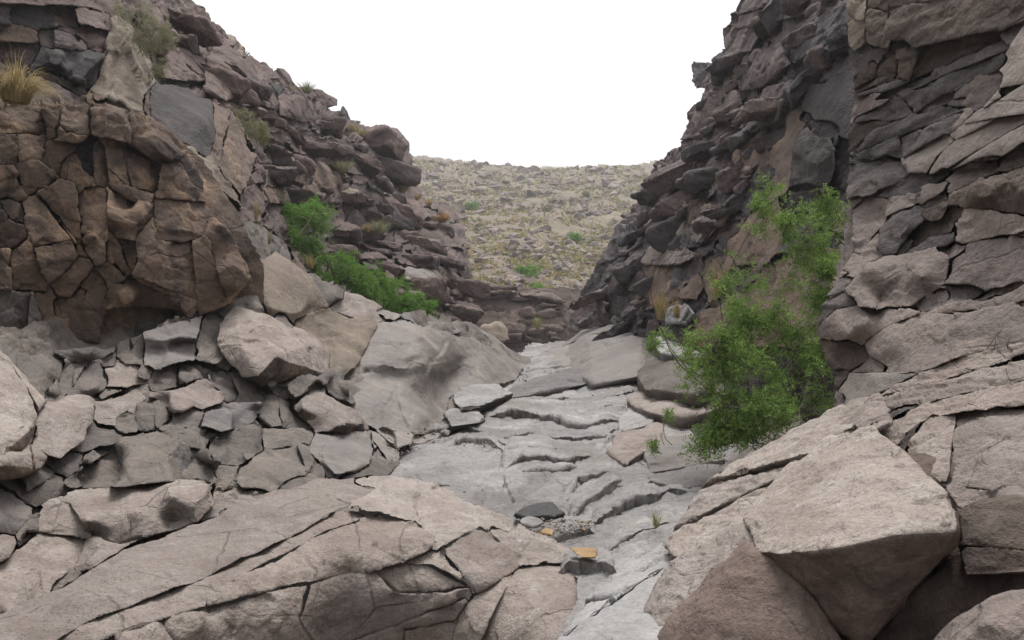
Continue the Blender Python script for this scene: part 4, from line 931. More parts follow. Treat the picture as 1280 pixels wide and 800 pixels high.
# right bank of the stream
RB = dict(parent=bed, A=WORN, grow=4, down=.45, k=.0068)
def RC(outline, mat='slope', **k):
    kw = dict(RB); kw.update(k); return rock('rock_block', 'bed', outline, M[mat], **kw)
RC([(704,434),(730,413),(780,405),(833,400),(816,420),(806,470),(742,480),(735,470),(712,456)], th=1.2, off=-.4, mat='polish', ridge=[(737,430,-.5),(802,424,-.5),(797,470,-.35),(740,478,-.3)], cuts=[((706,433),(815,419))], gap=1.5, A=style(SMOOTH, strata=.3))
RC([(678,446),(704,428),(713,440),(708,456),(690,457)], th=.8, off=-.2, mat='polish')
RC([(660,452),(690,444),(700,458),(672,462)], th=.6, off=-.2, mat='bed')
RC([(818,432),(838,405),(872,396),(900,410),(892,432),(875,446),(830,440)], th=.8, off=-2.2, mat='bedflank', A=style(WORN, strata=.4, dip='right'))
RC([(798,462),(828,440),(875,444),(890,475),(870,492),(806,484)], th=.8, off=-1.6, mat='slope')
RC([(788,501),(800,481),(830,467),(872,490),(880,514),(850,520),(815,513),(796,507)], th=.6, off=-.7, mat='tan', mat2=M['rwall'], zcut=.35, ridge=[(806,503,-.15),(850,505,-.2),(812,487,-.1)])
RC([(870,480),(905,476),(912,500),(885,512)], th=.5, off=-.6, mat='polish')
RC([(774,527),(790,508),(822,516),(810,528),(780,537)], th=.5, off=-.25, mat='bedflank', A=WORN)
RC([(762,564),(776,541),(800,529),(826,531),(832,546),(802,562),(782,577)], th=.5, off=-.2, mat='tan')
RC([(808,566),(828,549),(870,547),(908,572),(875,583),(815,588)], th=.35, off=-.25, mat='polish', A=style(WORN, strata=.4, dip='bed'))
RC([(812,590),(870,584),(912,582),(905,600),(850,608),(812,598)], th=.35, off=-.2, mat='blockdark')
RC([(762,594),(800,577),(815,592),(806,604),(768,604)], th=.35, off=-.16, mat='bed')
RC([(903,592),(920,560),(941,544),(954,556),(946,578),(915,597)], th=.35, off=-.5, mat='polish', A=SMOOTH)
RC([(858,520),(890,515),(905,545),(870,545)], th=.35, off=-.1, mat='slate')
RC([(880,520),(950,500),(1000,480),(1040,500),(1000,545),(940,560),(900,560)], th=.6, off=.1, mat='slope')

# ------------------------------------------------------------------ foreground
fl = bpy.data.objects.new('rock_slab', None); COL.objects.link(fl); fl.location = (-.9, 3.9, .1); fl.empty_display_size = .1
tag(fl, 'broad cracked tan rock slab filling the near left foreground', 'slab')
BG = Bedrock('FL')
def FS(outline, mat='tan', A=WORN, **k):
    h = lambda q: (q[0], q[1], q[2]*.42) if len(q) > 2 else q
    k['off'] = k.get('off', 0)*.4-.02; k['ridge'] = [h(q) for q in k.get('ridge', ())]; BG.block([h(q) for q in outline], M[mat], A, **k)
FW = style(WORN, fine=.7, chip=.25, cell=70)
FS([(-70,870),(-70,795,.05),(60,745,.03),(150,692,.03),(250,654,.03),(330,621,.03),(400,602,.03),(440,600,.03),(472,610),(440,626,-.09),(330,684,-.1),(220,733,-.1),(170,752,-.06),(100,780,-.02)], A=FW, off=-.07, bulge=0)
FS([(140,756),(190,742),(208,733),(204,722),(186,706),(150,716),(120,745)], A=FW, off=-.10, bulge=.02)
FS([(-70,900),(100,786),(220,738),(330,690),(440,630),(475,640),(400,668,-.05),(300,720,-.06),(268,745,-.06),(140,794,-.04)], A=FW, off=-.04, bulge=0)
FS([(262,750),(300,722),(400,668),(470,636),(520,650,-.04),(545,680,-.03),(500,706,-.02),(430,716),(360,728),(335,738)], A=style(WORN, chip=.5, fine=1), off=-.08, bulge=0, ridge=[(350,712,-.06),(440,698,-.09),(500,680,-.12),(505,662,-.1)])
FS([(-70,920),(-70,880),(140,797),(262,764),(335,740),(384,733),(372,775),(398,815),(415,920)], mat='tan', A=style(WORN, chip=.45), off=-.03, ridge=[(150,795,-.05),(250,772,-.06),(335,745,-.07),(385,740,-.06),(300,800,.05)], cuts=[((205,775),(265,880))])
FS([(388,734),(440,719),(468,715),(495,741),(540,742),(588,734),(568,774),(505,786),(490,920),(418,920),(400,815),(376,775)], mat='tan', A=FW, off=-.06, ridge=[(440,722,-.05),(497,746,-.08),(560,748,-.1),(480,790,-.02)], cuts=[((470,790),(590,745))], gap=1.5)
FS([(470,716),(500,704),(540,690),(588,732),(540,740),(497,740)], mat='tan', A=WORN, off=.06)
FS([(500,704),(545,686),(600,655),(635,672),(648,692),(640,716),(592,736)], mat='tan', A=style(WORN, chip=.4), off=-.05, ridge=[(548,690,-.06),(600,664,-.06),(630,690,-.06),(600,720,-.05)], cuts=[((556,690),(590,732))], gap=1.4)
FS([(420,640),(470,612),(440,602),(480,595),(542,606),(600,632),(652,660),(640,680),(600,660),(545,690),(520,655)], mat='pale', A=style(ROUGH, big=.6, mid=1.0, fine=1.1, chip=.3, crack=.2, cell=30, dip='right', strata=.3), off=-.06, bulge=.05)
FS([(596,642),(652,658),(716,690),(724,702),(690,708),(648,702),(618,684)], mat='pale', A=style(ROUGH, mid=1, fine=1.4, chip=.4, cell=22), off=-.05, bulge=.03)
FS([(640,716),(690,706),(744,712),(737,746),(704,790),(690,920),(490,920),(506,788),(570,776),(602,742)], mat='tan', A=style(WORN, chip=.3), off=-.02, ridge=[(690,716,-.04),(650,745,-.02),(580,790,-.06),(610,770,-.07)], cuts=[((640,720),(600,800))], gap=1.4)
FS([(-330,990),(-330,900),(-200,850),(-72,800),(-72,990)], A=FW)
BG.build(-330, 760, 585, 990, [(-330,990),(-330,900),(-70,795),(60,742),(150,690),(250,652),(330,619),(400,600),(480,593),(542,604),(600,630),(652,656),(716,688),(746,712),(738,748),(704,790),(692,990)], fl, name='piece', skirt=.25, gap=.28, bevel=1.5, warp=.4)
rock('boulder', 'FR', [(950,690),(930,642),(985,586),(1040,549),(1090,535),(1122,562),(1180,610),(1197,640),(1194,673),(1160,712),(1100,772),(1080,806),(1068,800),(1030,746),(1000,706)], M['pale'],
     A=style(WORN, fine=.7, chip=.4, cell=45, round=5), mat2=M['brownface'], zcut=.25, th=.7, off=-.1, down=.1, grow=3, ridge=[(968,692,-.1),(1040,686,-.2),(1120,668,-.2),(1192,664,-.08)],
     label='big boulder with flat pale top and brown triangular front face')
rock('boulder', 'FR', [(815,812),(832,782),(880,722),(930,671),(966,692),(1000,722),(1040,776),(1072,840),(1060,900),(810,900)], M['brownface'], A=style(WORN, strata=.2), th=.6, off=-.08, down=.1,
     ridge=[(930,690,-.08),(870,760,-.1),(1000,800,-.1)], label='smooth brown rock face below the pale broken slope beside the big boulder')
FRS = dict(parent=rcliff)
rock('ledge', 'FR', [(826,672),(868,612),(950,560),(1052,505),(1088,522),(1040,549),(985,586),(930,642),(905,668),(852,704)], M['pale'], parent=rcliff, A=style(LAYERED, strata=1.3, dip='right', bedding=8, chip=.3, fine=1), th=.5, off=-.02, bulge=.06, cuts=[((900,600),(985,580)),((850,650),(930,615))], jit=.02)
rock('ledge', 'FR', [(830,712),(905,668),(932,645),(966,690),(925,680),(870,730),(835,790),(815,800),(800,770)], M['pale'], parent=rcliff, A=style(WORN, chip=.5, cell=26, fine=1, strata=.3, dip='right'), th=.4, off=-.02, bulge=.03)
rock('rock_block', 'FR', [(1046,522),(1062,500),(1100,494),(1112,514),(1098,530),(1050,540)], M['rosy'], parent=rcliff, A=LAYERED, th=.4, off=-.1)
rock('rock_block', 'FR', [(1048,548),(1054,530),(1106,516),(1114,530),(1092,540)], M['rosy'], parent=rcliff, A=LAYERED, th=.4, off=-.06)
rock('rock_block', 'FR', [(1196,640),(1214,626),(1300,616),(1300,716),(1204,722),(1197,684)], M['rbrown'], parent=rcliff, A=WORN, th=.5, off=-.0, cuts=[((1196,682),(1300,690))], gap=1.6)
rock('rock_block', 'FR', [(1084,812),(1130,752),(1200,690),(1300,716),(1300,745),(1240,768),(1180,812)], M['brownface'], parent=rcliff, A=style(WORN, chip=.3), th=.5, off=.12)
rock('boulder', 'FR', [(1150,815),(1196,768),(1240,746),(1310,735),(1310,880),(1150,880)], M['rwall'], A=style(WORN, chip=.3), th=.4, off=-.14, ridge=[(1250,770,-.08),(1200,800,-.08)], label='purplish grey rock lying under the brown recess by the big boulder')

# ------------------------------------------------------------------ right cliff
RR = dict(parent=rcliff, A=WORN, grow=4.5)
BR = Bedrock('R')
def KC(outline, mat='rwall', **k):
    kw = dict(A=WORN, bulge=.05, tilt=.07); kw.update(k); kw['off'] = kw.get('off', 0)*.45; BR.block(outline, M[mat], kw.pop('A'), **kw)
LR = style(LAYERED, dip='right')
KC([(1020,402),(1045,376),(1084,321),(1130,318),(1170,306),(1186,350),(1160,366),(1130,381),(1095,384),(1045,376)], th=.5, off=-.12, ridge=[(1085,335,-.08),(1150,345,-.1),(1100,378,-.1)], mat='rwall')
KC([(1018,412),(1045,382),(1095,388),(1132,384),(1147,390),(1102,411),(1076,426),(1040,426)], th=.5, off=-.14, ridge=[(1080,398,-.08),(1060,418,-.06)])
KC([(1088,424),(1132,401),(1200,380),(1310,348),(1310,440),(1230,442),(1150,467),(1104,468),(1090,445)], th=.5, off=-.1, cuts=[((1180,392),(1300,375))], gap=1.3, ridge=[(1110,425,-.06),(1200,410,-.06),(1140,455,-.02)])
KC([(1180,352),(1210,306),(1250,296),(1310,290),(1310,345),(1230,364),(1190,358)], th=.5, off=-.1)
KC([(1080,316),(1110,271),(1148,255),(1156,276),(1141,296),(1115,318),(1090,320)], th=.5, off=-.08, mat='rdark', A=style(WORN, strata=.3, dip='right'), ridge=[(1120,280,-.06),(1098,312,.02)])
KC([(1130,318),(1142,300),(1160,286),(1196,290),(1186,310)], th=.4, off=-.03, mat='rdark')
KC([(1154,266),(1182,250),(1186,280),(1160,284)], th=.4, off=-.12, mat='rbrown')
KC([(1185,278),(1215,256),(1310,276),(1310,290),(1232,296),(1200,306)], th=.4, off=-.16, mat='rosy')
KC([(1175,246),(1220,221),(1310,202),(1310,274),(1240,262),(1212,262)], th=.5, off=-.2, mat='rbrown', A=style(LR, strata=.4), ridge=[(1225,235,-.08),(1280,240,-.06)])
KC([(1143,256),(1150,236),(1182,220),(1208,224),(1186,245)], th=.4, off=-.1, mat='rosy')
KC([(1148,228),(1165,196),(1200,152),(1310,90),(1310,168),(1250,196),(1216,201),(1180,216)], th=.4, off=-.22, mat='rpale', A=SMOOTH, cuts=[((1190,158),(1300,138)),((1170,190),(1260,140)),((1195,205),(1270,160))], gap=1.4, bulge=.01, jit=.006)
KC([(1228,140),(1262,58),(1282,30),(1310,20),(1310,86),(1250,124)], th=.4, off=-.18, mat='rpale', A=SMOOTH, bulge=.02)
KC([(1186,170),(1206,135),(1222,130),(1200,165)], th=.3, off=-.15, mat='rpale')
KC([(1130,198),(1180,165),(1200,170),(1160,222),(1135,215)], th=.4, off=-.12, mat='rpale')
KC([(1150,225),(1178,205),(1196,218),(1172,236)], th=.3, off=.02, mat='slate')
KC([(1064,150),(1082,122),(1160,92),(1252,46),(1262,60),(1230,92),(1160,132),(1100,160)], th=.5, off=-.08, mat='rdark', A=style(LR, strata=1.1, bedding=10), cuts=[((1075,140),(1240,70)),((1120,110),(1140,140))], jit=.03)
KC([(1064,202),(1090,160),(1180,132),(1216,130),(1190,166),(1130,196),(1090,216)], th=.5, off=-.1, mat='rdark', A=style(LR, strata=1.1, bedding=10), cuts=[((1075,190),(1200,140)),((1120,155),(1130,195))], jit=.03)
KC([(1054,244),(1068,194),(1110,182),(1142,216),(1122,236),(1080,248)], th=.5, off=-.12, mat='rdark', A=style(LR, strata=1.1, bedding=10))
KC([(1062,262),(1080,246),(1140,238),(1150,252),(1110,270),(1084,310),(1066,330)], th=.5, off=-.02, mat='rwall', A=LR)
KC([(1058,42),(1062,-60),(1086,-60),(1082,60),(1064,78)], th=.6, off=-.14, mat='yellow', A=BLOCKY)
KC([(1078,60),(1084,-60),(1112,-60),(1112,62),(1088,68)], th=.6, off=-.06, mat='rbrown', A=BLOCKY, cuts=[((1080,10),(1112,15))], jit=.03)
KC([(1108,45),(1108,-60),(1310,-80),(1310,20),(1250,38),(1150,60)], th=.7, off=-.2, mat='rbrown', A=style(LAYERED, dip='right', strata=.5, chip=.4, cell=60), cuts=[((1108,10),(1310,-20)),((1200,-60),(1190,40))], jit=.04)
KC([(1138,98),(1150,58),(1250,32),(1254,48),(1190,82)], th=.5, off=.06, mat='rbrown', A=BLOCKY)
KC([(1064,112),(1080,70),(1112,64),(1152,62),(1140,96),(1090,102)], th=.5, off=-.06, mat='rbrown', A=BLOCKY, cuts=[((1100,64),(1092,102)),((1122,64),(1120,98))], jit=.04)
KC([(1064,122),(1090,104),(1140,98),(1130,110),(1084,122)], th=.4, off=-.12, mat='rdark', A=LR)
KC([(1250,44),(1310,-10),(1310,20),(1280,32),(1262,58)], th=.5, off=-.1, mat='rdark', A=LR)
KC([(1046,492),(1062,466),(1130,465),(1152,466),(1112,486),(1060,512)], th=.4, off=-.1, mat='polish', A=SMOOTH)
KC([(1030,424),(1060,426),(1092,450),(1060,462),(1045,455)], th=.3, off=.08, mat='rbrown')
KC([(1066,464),(1100,468),(1150,466),(1110,450),(1090,446)], th=.3, off=.02, mat='rwall')
# bedded rosy slope below the smooth wall
KC([(1052,512),(1115,484),(1175,452),(1310,410),(1310,470),(1180,498),(1110,512),(1090,520)], th=.5, off=-.12, mat='rosy', A=style(LR, strata=.9, bedding=7), cuts=[((1060,505),(1310,440))], gap=1.2)
KC([(1100,528),(1180,498),(1310,470),(1310,505),(1165,518),(1118,560)], th=.5, off=-.1, mat='rosy', A=style(LR, strata=.7, bedding=7))
KC([(1116,562),(1162,520),(1310,504),(1310,600),(1235,612),(1182,606),(1132,572)], th=.5, off=-.06, mat='rosy', A=style(LR, strata=.4), cuts=[((1195,515),(1185,608))], gap=.8)
KC([(1182,608),(1236,612),(1310,600),(1310,640),(1214,628),(1198,640)], th=.4, off=-.12, mat='rwall', A=LR)
BR.fill([(1066,-60),(1330,-60),(1330,640),(1200,640),(1110,560),(1050,520),(1030,420),(1062,260)], 60, 20, 52, [M['rdark'], M['rdark'], M['rwall'], M['rbrown']], style(LAYERED, dip='right', strata=.8, bedding=9), angle=-26, aspect=3.6, jit=.14, lean=.1, seed=12)

BR.fill([(1312,-60),(1520,-60),(1520,640),(1312,640)], 40, 34, 80, [M['rwall'], M['rdark'], M['rosy']], WORN, angle=-26, aspect=2.6, jit=.12, lean=.1, seed=25)
BR.build(1012, 1520, -60, 660, [(1058,-60),(1060,80),(1066,110),(1064,160),(1056,240),(1064,262),(1064,318),(1020,398),(1018,414),(1044,470),(1048,515),(1118,562),(1184,610),(1200,645),(1520,645),(1520,-60)], rcliff, skirt=.25, gap=.28, bevel=.9, warp=.45)

# ------------------------------------------------------------------ far right cliff
FF = dict(parent=rfar, A=BLOCKY, grow=3, bulge=.1)
BF = Bedrock('RF')
def FC(outline, mat='rfdark', **k):
    kw = dict(A=BLOCKY, bulge=.06, lean=.05); kw.update(k); kw['off'] = kw.get('off', 0)*.4; BF.block(outline, M[mat], kw.pop('A'), **kw)
FC([(1000,112),(1010,98),(1040,92),(1072,84),(1074,150),(1072,214),(1044,162),(1006,142)], mat='slate', th=1, off=-.5, A=SMOOTH)
FC([(984,236),(990,172),(1010,156),(1040,166),(1048,212),(1034,240)], mat='slate', th=1, off=-.6, A=WORN, ridge=[(1015,165,-.15),(1030,205,-.2),(1000,200,-.2)])
FC([(1034,240),(1048,170),(1080,160),(1080,260),(1050,262)], mat='slate', th=1, off=.3)
FC([(956,262),(965,182),(985,126),(1000,120),(1006,158),(986,242)], mat='rftan', th=1, off=-.35, A=WORN)
def FH(outline, mat='rfdark', **k):
    kw = dict(parent=rfar, A=BLOCKY, grow=3, bulge=.06); kw.update(k); kw['th'] *= .6; kw['off'] = kw.get('off', 0)*.6; return rock('rock_block', 'RF', outline, M[mat], **kw)
FH([(921,100),(945,66),(976,57),(986,80),(952,106),(926,112)], mat='rfpurple', th=1.4, off=-.6, ridge=[(955,75,-.3),(945,100,-.2)])
FH([(934,146),(958,112),(990,105),(986,126),(966,146),(942,156)], mat='rfpurple', th=1.2, off=-.6)
FH([(928,158),(944,138),(978,128),(970,150),(945,162)], mat='rfdark', th=1.2, off=-.8)
FH([(998,54),(1020,20),(1062,2),(1064,30),(1010,58)], mat='rfdark', th=1.4, off=-.5, A=style(LAYERED, dip='right'))
FH([(1000,88),(1012,62),(1064,36),(1066,60),(1040,86),(1010,96)], mat='rfdark', th=1.2, off=-.3, A=style(LAYERED, dip='right'), cuts=[((1005,80),(1064,50))], jit=.06)
FH([(975,60),(1000,40),(1004,58),(990,80)], mat='slate', th=1, off=-.2)
FH([(905,45),(930,30),(948,44),(936,63),(907,66)], mat='rfpurple', th=1.6, off=-.6)
FH([(906,38),(940,-4),(990,-20),(1010,-10),(1000,20),(950,28)], mat='rfpurple', th=1.6, off=-.5, A=style(LAYERED, dip='right'), cuts=[((930,20),(1000,0))], jit=.1)
FH([(868,80),(886,78),(891,108),(870,108)], mat='rfpurple', th=1.4, off=-.2)
FH([(880,108),(905,70),(925,68),(918,100),(900,130),(884,128)], mat='rfpurple', th=1.4, off=-.2, A=ROUGH)
FH([(852,182),(866,140),(884,128),(905,135),(900,170),(870,196)], mat='rfpurple', th=1.4, off=-.1, A=ROUGH)
FH([(822,205),(850,182),(872,196),(866,225),(830,230)], mat='rfpurple', th=1.6, off=-.1, A=ROUGH)
FC([(910,190),(940,166),(966,160),(960,204),(930,232),(912,214)], mat='rftan', th=1.2, off=-.2, A=WORN)
FH([(902,118),(922,114),(925,130),(912,142),(904,138)], mat='rfpurple', th=1.2, off=-.6)
FC([(800,332),(812,322),(852,326),(852,368),(826,386),(806,366)], mat='brown', th=1, off=.15, A=WORN)
FH([(798,326),(814,312),(850,309),(872,318),(846,330),(812,330)], mat='rwall', th=1.4, off=-.7)
FH([(838,258),(860,248),(910,264),(902,280),(862,278)], mat='rftan', th=1.4, off=-.6)
FH([(846,290),(856,276),(896,282),(880,300),(856,304)], mat='rwall', th=1.2, off=-.3)
FC([(850,372),(870,322),(905,300),(922,332),(906,372),(872,392)], mat='rftan', th=1, off=-.3, A=WORN, cuts=[((872,325),(880,390))], jit=.05)
FC([(904,312),(930,272),(976,240),(992,300),(962,332),(922,332)], mat='rftan', th=1, off=-.35, A=WORN)
FC([(870,395),(906,375),(950,335),(1000,310),(1040,330),(1020,400),(960,430),(880,430)], mat='rftan', th=1, off=-.1, A=WORN)
FH([(856,380),(866,392),(858,402),(836,402),(834,390)], mat='bedflank', th=.6, off=-.8)
sky_r = [(940,6),(910,42),(884,80),(880,112),(866,150),(856,186),(820,212),(800,250),(775,285),(750,330),(730,365),(712,408),(740,418),(800,400),(810,330),(850,300),(920,250),(960,180),(990,110),(1060,60),(1060,-10),(990,-20)]
BF.fill([(962,-40),(940,6),(910,42),(884,80),(880,112),(866,150),(856,186),(820,212),(800,250),(775,285),(750,330),(730,365),(712,408),(740,430),(820,420),(860,400),(1000,330),(1060,250),(1075,-40)], 230, 15, 56, [M['rfdark'], M['rfpurple'], M['rfdark'], M['rfpurple'], M['rfdark']], style(LAYERED, dip='right', chip=.7, strata=.9, fine=.8, cell=40), angle=-28, aspect=2.4, jit=.2, lean=.22, seed=6)
scatter('rock_block', 'RF', [(x+8, y+4) for x, y in sky_r], 70, 20, 54, [M['rfdark'], M['rfpurple']], rfar, A=style(LAYERED, dip='right', chip=.6, strata=.5), tilt=26, flat=.42, overlap=.42, seed=6, aspect=2.0, off=(.02,.25))

BF.build(700, 1090, -60, 440, [(1085,-60),(962,-60),(940,2),(906,38),(905,60),(885,76),(868,80),(868,108),(880,110),(866,146),(852,180),(818,208),(798,248),(772,284),(748,328),(727,362),(708,412),(720,434),(1085,434)], rfar, skirt=.8, gap=.12, bevel=.45, warp=.5)

# ------------------------------------------------------------------ ledge across the end of the canyon
def WC(outline, mat='back', **k):
    return rock('rock_block', 'BW', outline, M[mat], parent=ledge, A=style(LAYERED, strata=1.0, bedding=7, chip=.4), **k)
WC([(588,372),(600,366),(655,366),(660,395),(650,428),(596,426)], th=2, off=-.3, cuts=[((588,388),(660,390)),((620,366),(625,428)),((590,408),(655,410))], jit=.15)
WC([(655,366),(690,372),(708,384),(704,410),(690,428),(652,428)], th=2, off=-.1, cuts=[((655,390),(708,395)),((655,412),(700,412))], jit=.15)
WC([(588,360),(640,358),(648,366),(600,368),(588,368)], th=2.5, off=-.8, mat='rftan')
WC([(645,364),(690,364),(710,378),(690,374),(650,370)], th=2.5, off=-.5)
WC([(604,408),(625,404),(640,424),(620,434),(600,430)], th=1.5, off=-1.5, mat='yellow')
scatter('rock_block', 'BW', [(588,364),(640,360),(708,382),(704,425),(590,430)], 45, 8, 20, [M['back'], M['back'], M['purple']], ledge, A=LAYERED, tilt=0, flat=.4, overlap=.4, seed=15, aspect=2)
# ------------------------------------------------------------------ loose stones, gravel
def stone_shape(r, n=10):
    q = r.normal(size=(n, 3)); q /= np.linalg.norm(q, axis=1)[:, None]; q *= np.array([1, .85, .6])*r.uniform(.8, 1.1, (n, 1))
    return hull(q)
_rs = np.random.default_rng(77)
STONES = [stone_shape(_rs, 11) for _ in range(14)]
def pebbles(name, layer, poly, n, s0, s1, mats, parent, off=-.01, seed=1, sink=.3, stuff=True):
    r = np.random.default_rng(seed); lay = LY[layer]; poly = np.array(poly, float); lo, hi = poly.min(0), poly.max(0)
    VV, FF_, MI, k = [], [], [], 0
    while len(VV) < n:
        x, y = r.uniform(lo, hi)
        if not inside(poly, x, y): continue
        V, F = STONES[r.integers(len(STONES))]; d = lay.d(x, y)[0]+off; a = s0*(1-r.random())**(-.45); a = min(a, s1)*d/FOC*.5
        ang = r.uniform(0, 6.28); c, s_ = math.cos(ang), math.sin(ang)
        W = V*a*r.uniform(.7, 1.2, 3); W = np.stack([W[:, 0]*c-W[:, 1]*s_, W[:, 0]*s_+W[:, 1]*c, W[:, 2]], 1)+P3(x, y, d)+np.array([0, 0, a*sink])
        VV.append(W); FF_.append(F+k); k += len(W); MI.append(np.full(len(F), r.integers(len(mats))))
    o = add(name, np.concatenate(VV), np.concatenate(FF_), mats, parent, np.concatenate(MI), smooth=False)
    o['kind'] = 'stuff'
    return o
pebbles('gravel', 'bed', [(642,650),(700,648),(742,652),(735,662),(705,672),(660,668)], 520, 1.6, 9, [M['gravel'], M['slope'], M['ochre'], M['gravel']], bed, off=-.16, seed=2)
pebbles('gravel', 'bed', [(600,500),(640,492),(690,470),(720,452),(735,460),(690,482),(640,500),(610,515)], 600, 1.2, 6, [M['gravel'], M['slope'], M['bed']], bed, off=-.25, seed=3)
pebbles('gravel', 'bed', [(640,462),(720,440),(730,455),(700,466),(650,480)], 320, 1.2, 6, [M['gravel'], M['bed']], bed, off=-.3, seed=4)
pebbles('gravel', 'LS', [(480,540),(530,530),(560,545),(510,570),(490,580)], 260, 1.4, 6, [M['gravel'], M['slope']], slope, off=-.16, seed=5)
pebbles('gravel', 'LS', [(270,600),(300,590),(300,615),(270,625)], 110, 1.4, 7, [M['gravel'], M['slope'], M['ochre']], slope, off=-.2, seed=6)
pebbles('gravel', 'LS', [(150,540),(260,520),(330,545),(230,560),(160,556)], 160, 1.4, 6, [M['gravel'], M['slope']], slope, off=-.2, seed=8)
pebbles('gravel', 'bed', [(590,540),(640,560),(620,570),(580,556)], 150, 1.2, 5, [M['gravel']], bed, off=-.15, seed=9)

# gravel caught below the lips of the stream steps, and on the slope
for _i, (_ln, _h, _run) in enumerate(BED_LINES):
    _q = sorted(_ln); pebbles('gravel', 'bed', [(x, y+1) for x, y in _q]+[(x, y+5) for x, y in _q[::-1]], 26, 1.2, 5, [M['gravel'], M['slope'], M['bed']], bed, off=-.02, seed=200+_i)
pebbles('gravel', 'LS', [(40,600),(140,560),(300,560),(420,590),(300,640),(120,690),(40,660)], 120, 1.6, 8, [M['gravel'], M['slope'], M['tan']], slope, off=-.05, seed=31)
pebbles('leaf_litter', 'bed', [(880,560),(930,540),(990,545),(960,580),(900,592)], 420, 1.4, 5, [M['brown'], M['rftan'], M['slope']], bed, off=-.35, seed=33)

# ------------------------------------------------------------------ hill: rocks by the thousand
r_ = np.random.default_rng(40); cand = []
hp = np.array([(505,198),(600,206),(690,212),(800,207),(830,240),(760,330),(715,372),(640,362),(590,356),(560,300)], float)
while len(cand) < 5200:
    x = r_.uniform(500, 835); y = r_.uniform(197, 376)
    if inside(hp, x, y):
        d = LY['HL'].d(x, y)[0]; size = (.05+.0013*d)*(1-r_.random())**(-.42); cand.append((min(size, .012*d), x, y, d))
cand.sort(key=lambda c: -c[0]/c[3])
hillmesh = []
for V, F in STONES:
    V2, F2 = refine(V, F, 1e-3, lmin=.75, lod=False); V2 = weather(V2, F2, .02, dict(big=1, mid=1, fine=1, chip=1.2, cell=30, round=0), r_.random()*9)
    hillmesh.append(make_mesh('rock', V2, F2, M['hillrock'], smooth=False))
VV, FF_, k = [], [], 0
for i, (size, x, y, d) in enumerate(cand):
    p = P3(x, y, d); ang = r_.uniform(0, 6.28)
    if i < 290:
        o = link('rock', hillmesh[i % len(hillmesh)], hill, p+np.array([0, -.1, size*.1])); o.rotation_euler = (r_.normal()*.3, r_.normal()*.3, ang); o.scale = (size*r_.uniform(.7, 1.2), size*.8, size*r_.uniform(.6, 1))
    else:
        V, F = STONES[i % len(STONES)]; c, s_ = math.cos(ang), math.sin(ang); W = V*size*r_.uniform(.6, 1.2, 3)
        W = np.stack([W[:, 0]*c-W[:, 1]*s_, W[:, 0]*s_+W[:, 1]*c, W[:, 2]], 1)+p
        VV.append(W); FF_.append(F+k); k += len(W)
o = add('hill_stones', np.concatenate(VV), np.concatenate(FF_), M['hillrock'], hill, smooth=False); o['kind'] = 'stuff'

# ------------------------------------------------------------------ plants
def leafmat(name, a, b, c, transl=.35, rough=.7, sc=6):
    m = bpy.data.materials.new(name); m.use_nodes = True; nt = m.node_tree; N = nt.nodes; N.clear(); Lk = nt.links.new
    out = N.new('ShaderNodeOutputMaterial'); geo = N.new('ShaderNodeNewGeometry'); tx = N.new('ShaderNodeTexNoise'); tx.inputs['Scale'].default_value = sc; tx.inputs['Detail'].default_value = 2
    Lk(geo.outputs['Position'], tx.inputs['Vector'])
    rp = N.new('ShaderNodeValToRGB'); rp.color_ramp.elements[0].color = a; rp.color_ramp.elements[1].color = c
    e = rp.color_ramp.elements.new(.5); e.color = b
    mm = N.new('ShaderNodeMath'); mm.operation = 'MULTIPLY_ADD'; Lk(geo.outputs['Random Per Island'], mm.inputs[0]); mm.inputs[1].default_value = .55
    ms = N.new('ShaderNodeMath'); ms.operation = 'MULTIPLY_ADD'; Lk(tx.outputs['Fac'], ms.inputs[0]); ms.inputs[1].default_value = 1.1; ms.inputs[2].default_value = -.33
    Lk(ms.outputs[0], mm.inputs[2]); Lk(mm.outputs[0], rp.inputs[0])
    d = N.new('ShaderNodeBsdfPrincipled'); d.inputs['Roughness'].default_value = rough; d.inputs['Specular IOR Level'].default_value = .2
    t = N.new('ShaderNodeBsdfTranslucent'); mixn = N.new('ShaderNodeMixShader'); mixn.inputs[0].default_value = transl
    Lk(rp.outputs[0], d.inputs['Base Color']); Lk(rp.outputs[0], t.inputs['Color']); Lk(d.outputs[0], mixn.inputs[1]); Lk(t.outputs[0], mixn.inputs[2]); Lk(mixn.outputs[0], out.inputs[0])
    return m
G = dict(
 green=leafmat('bush_leaves', srgb(74,98,46,1), srgb(114,144,70,1), srgb(156,180,102,1)),
 fresh=leafmat('shrub_leaves', srgb(74,106,44,1), srgb(104,144,62,1), srgb(140,174,88,1), sc=4),
 sage=leafmat('grey_green_twigs', srgb(112,112,84,1), srgb(134,134,104,1), srgb(160,156,128,1), sc=4),
 straw=leafmat('straw_blades', srgb(124,108,74,1), srgb(156,140,98,1), srgb(188,174,132,1), sc=8),
 rust=leafmat('rusty_twigs', srgb(120,92,60,1), srgb(146,114,72,1), srgb(166,136,90,1), sc=8),
 olive=leafmat('olive_leaves', srgb(96,102,64,1), srgb(122,128,80,1), srgb(156,154,98,1), sc=2),
 bark=leafmat('pale_bark', srgb(126,116,102,1), srgb(150,140,124,1), srgb(168,160,146,1), transl=0, sc=8),
 darkbark=leafmat('dark_bark', srgb(54,47,40,1), srgb(72,63,54,1), srgb(92,82,70,1), transl=0, sc=8),
)
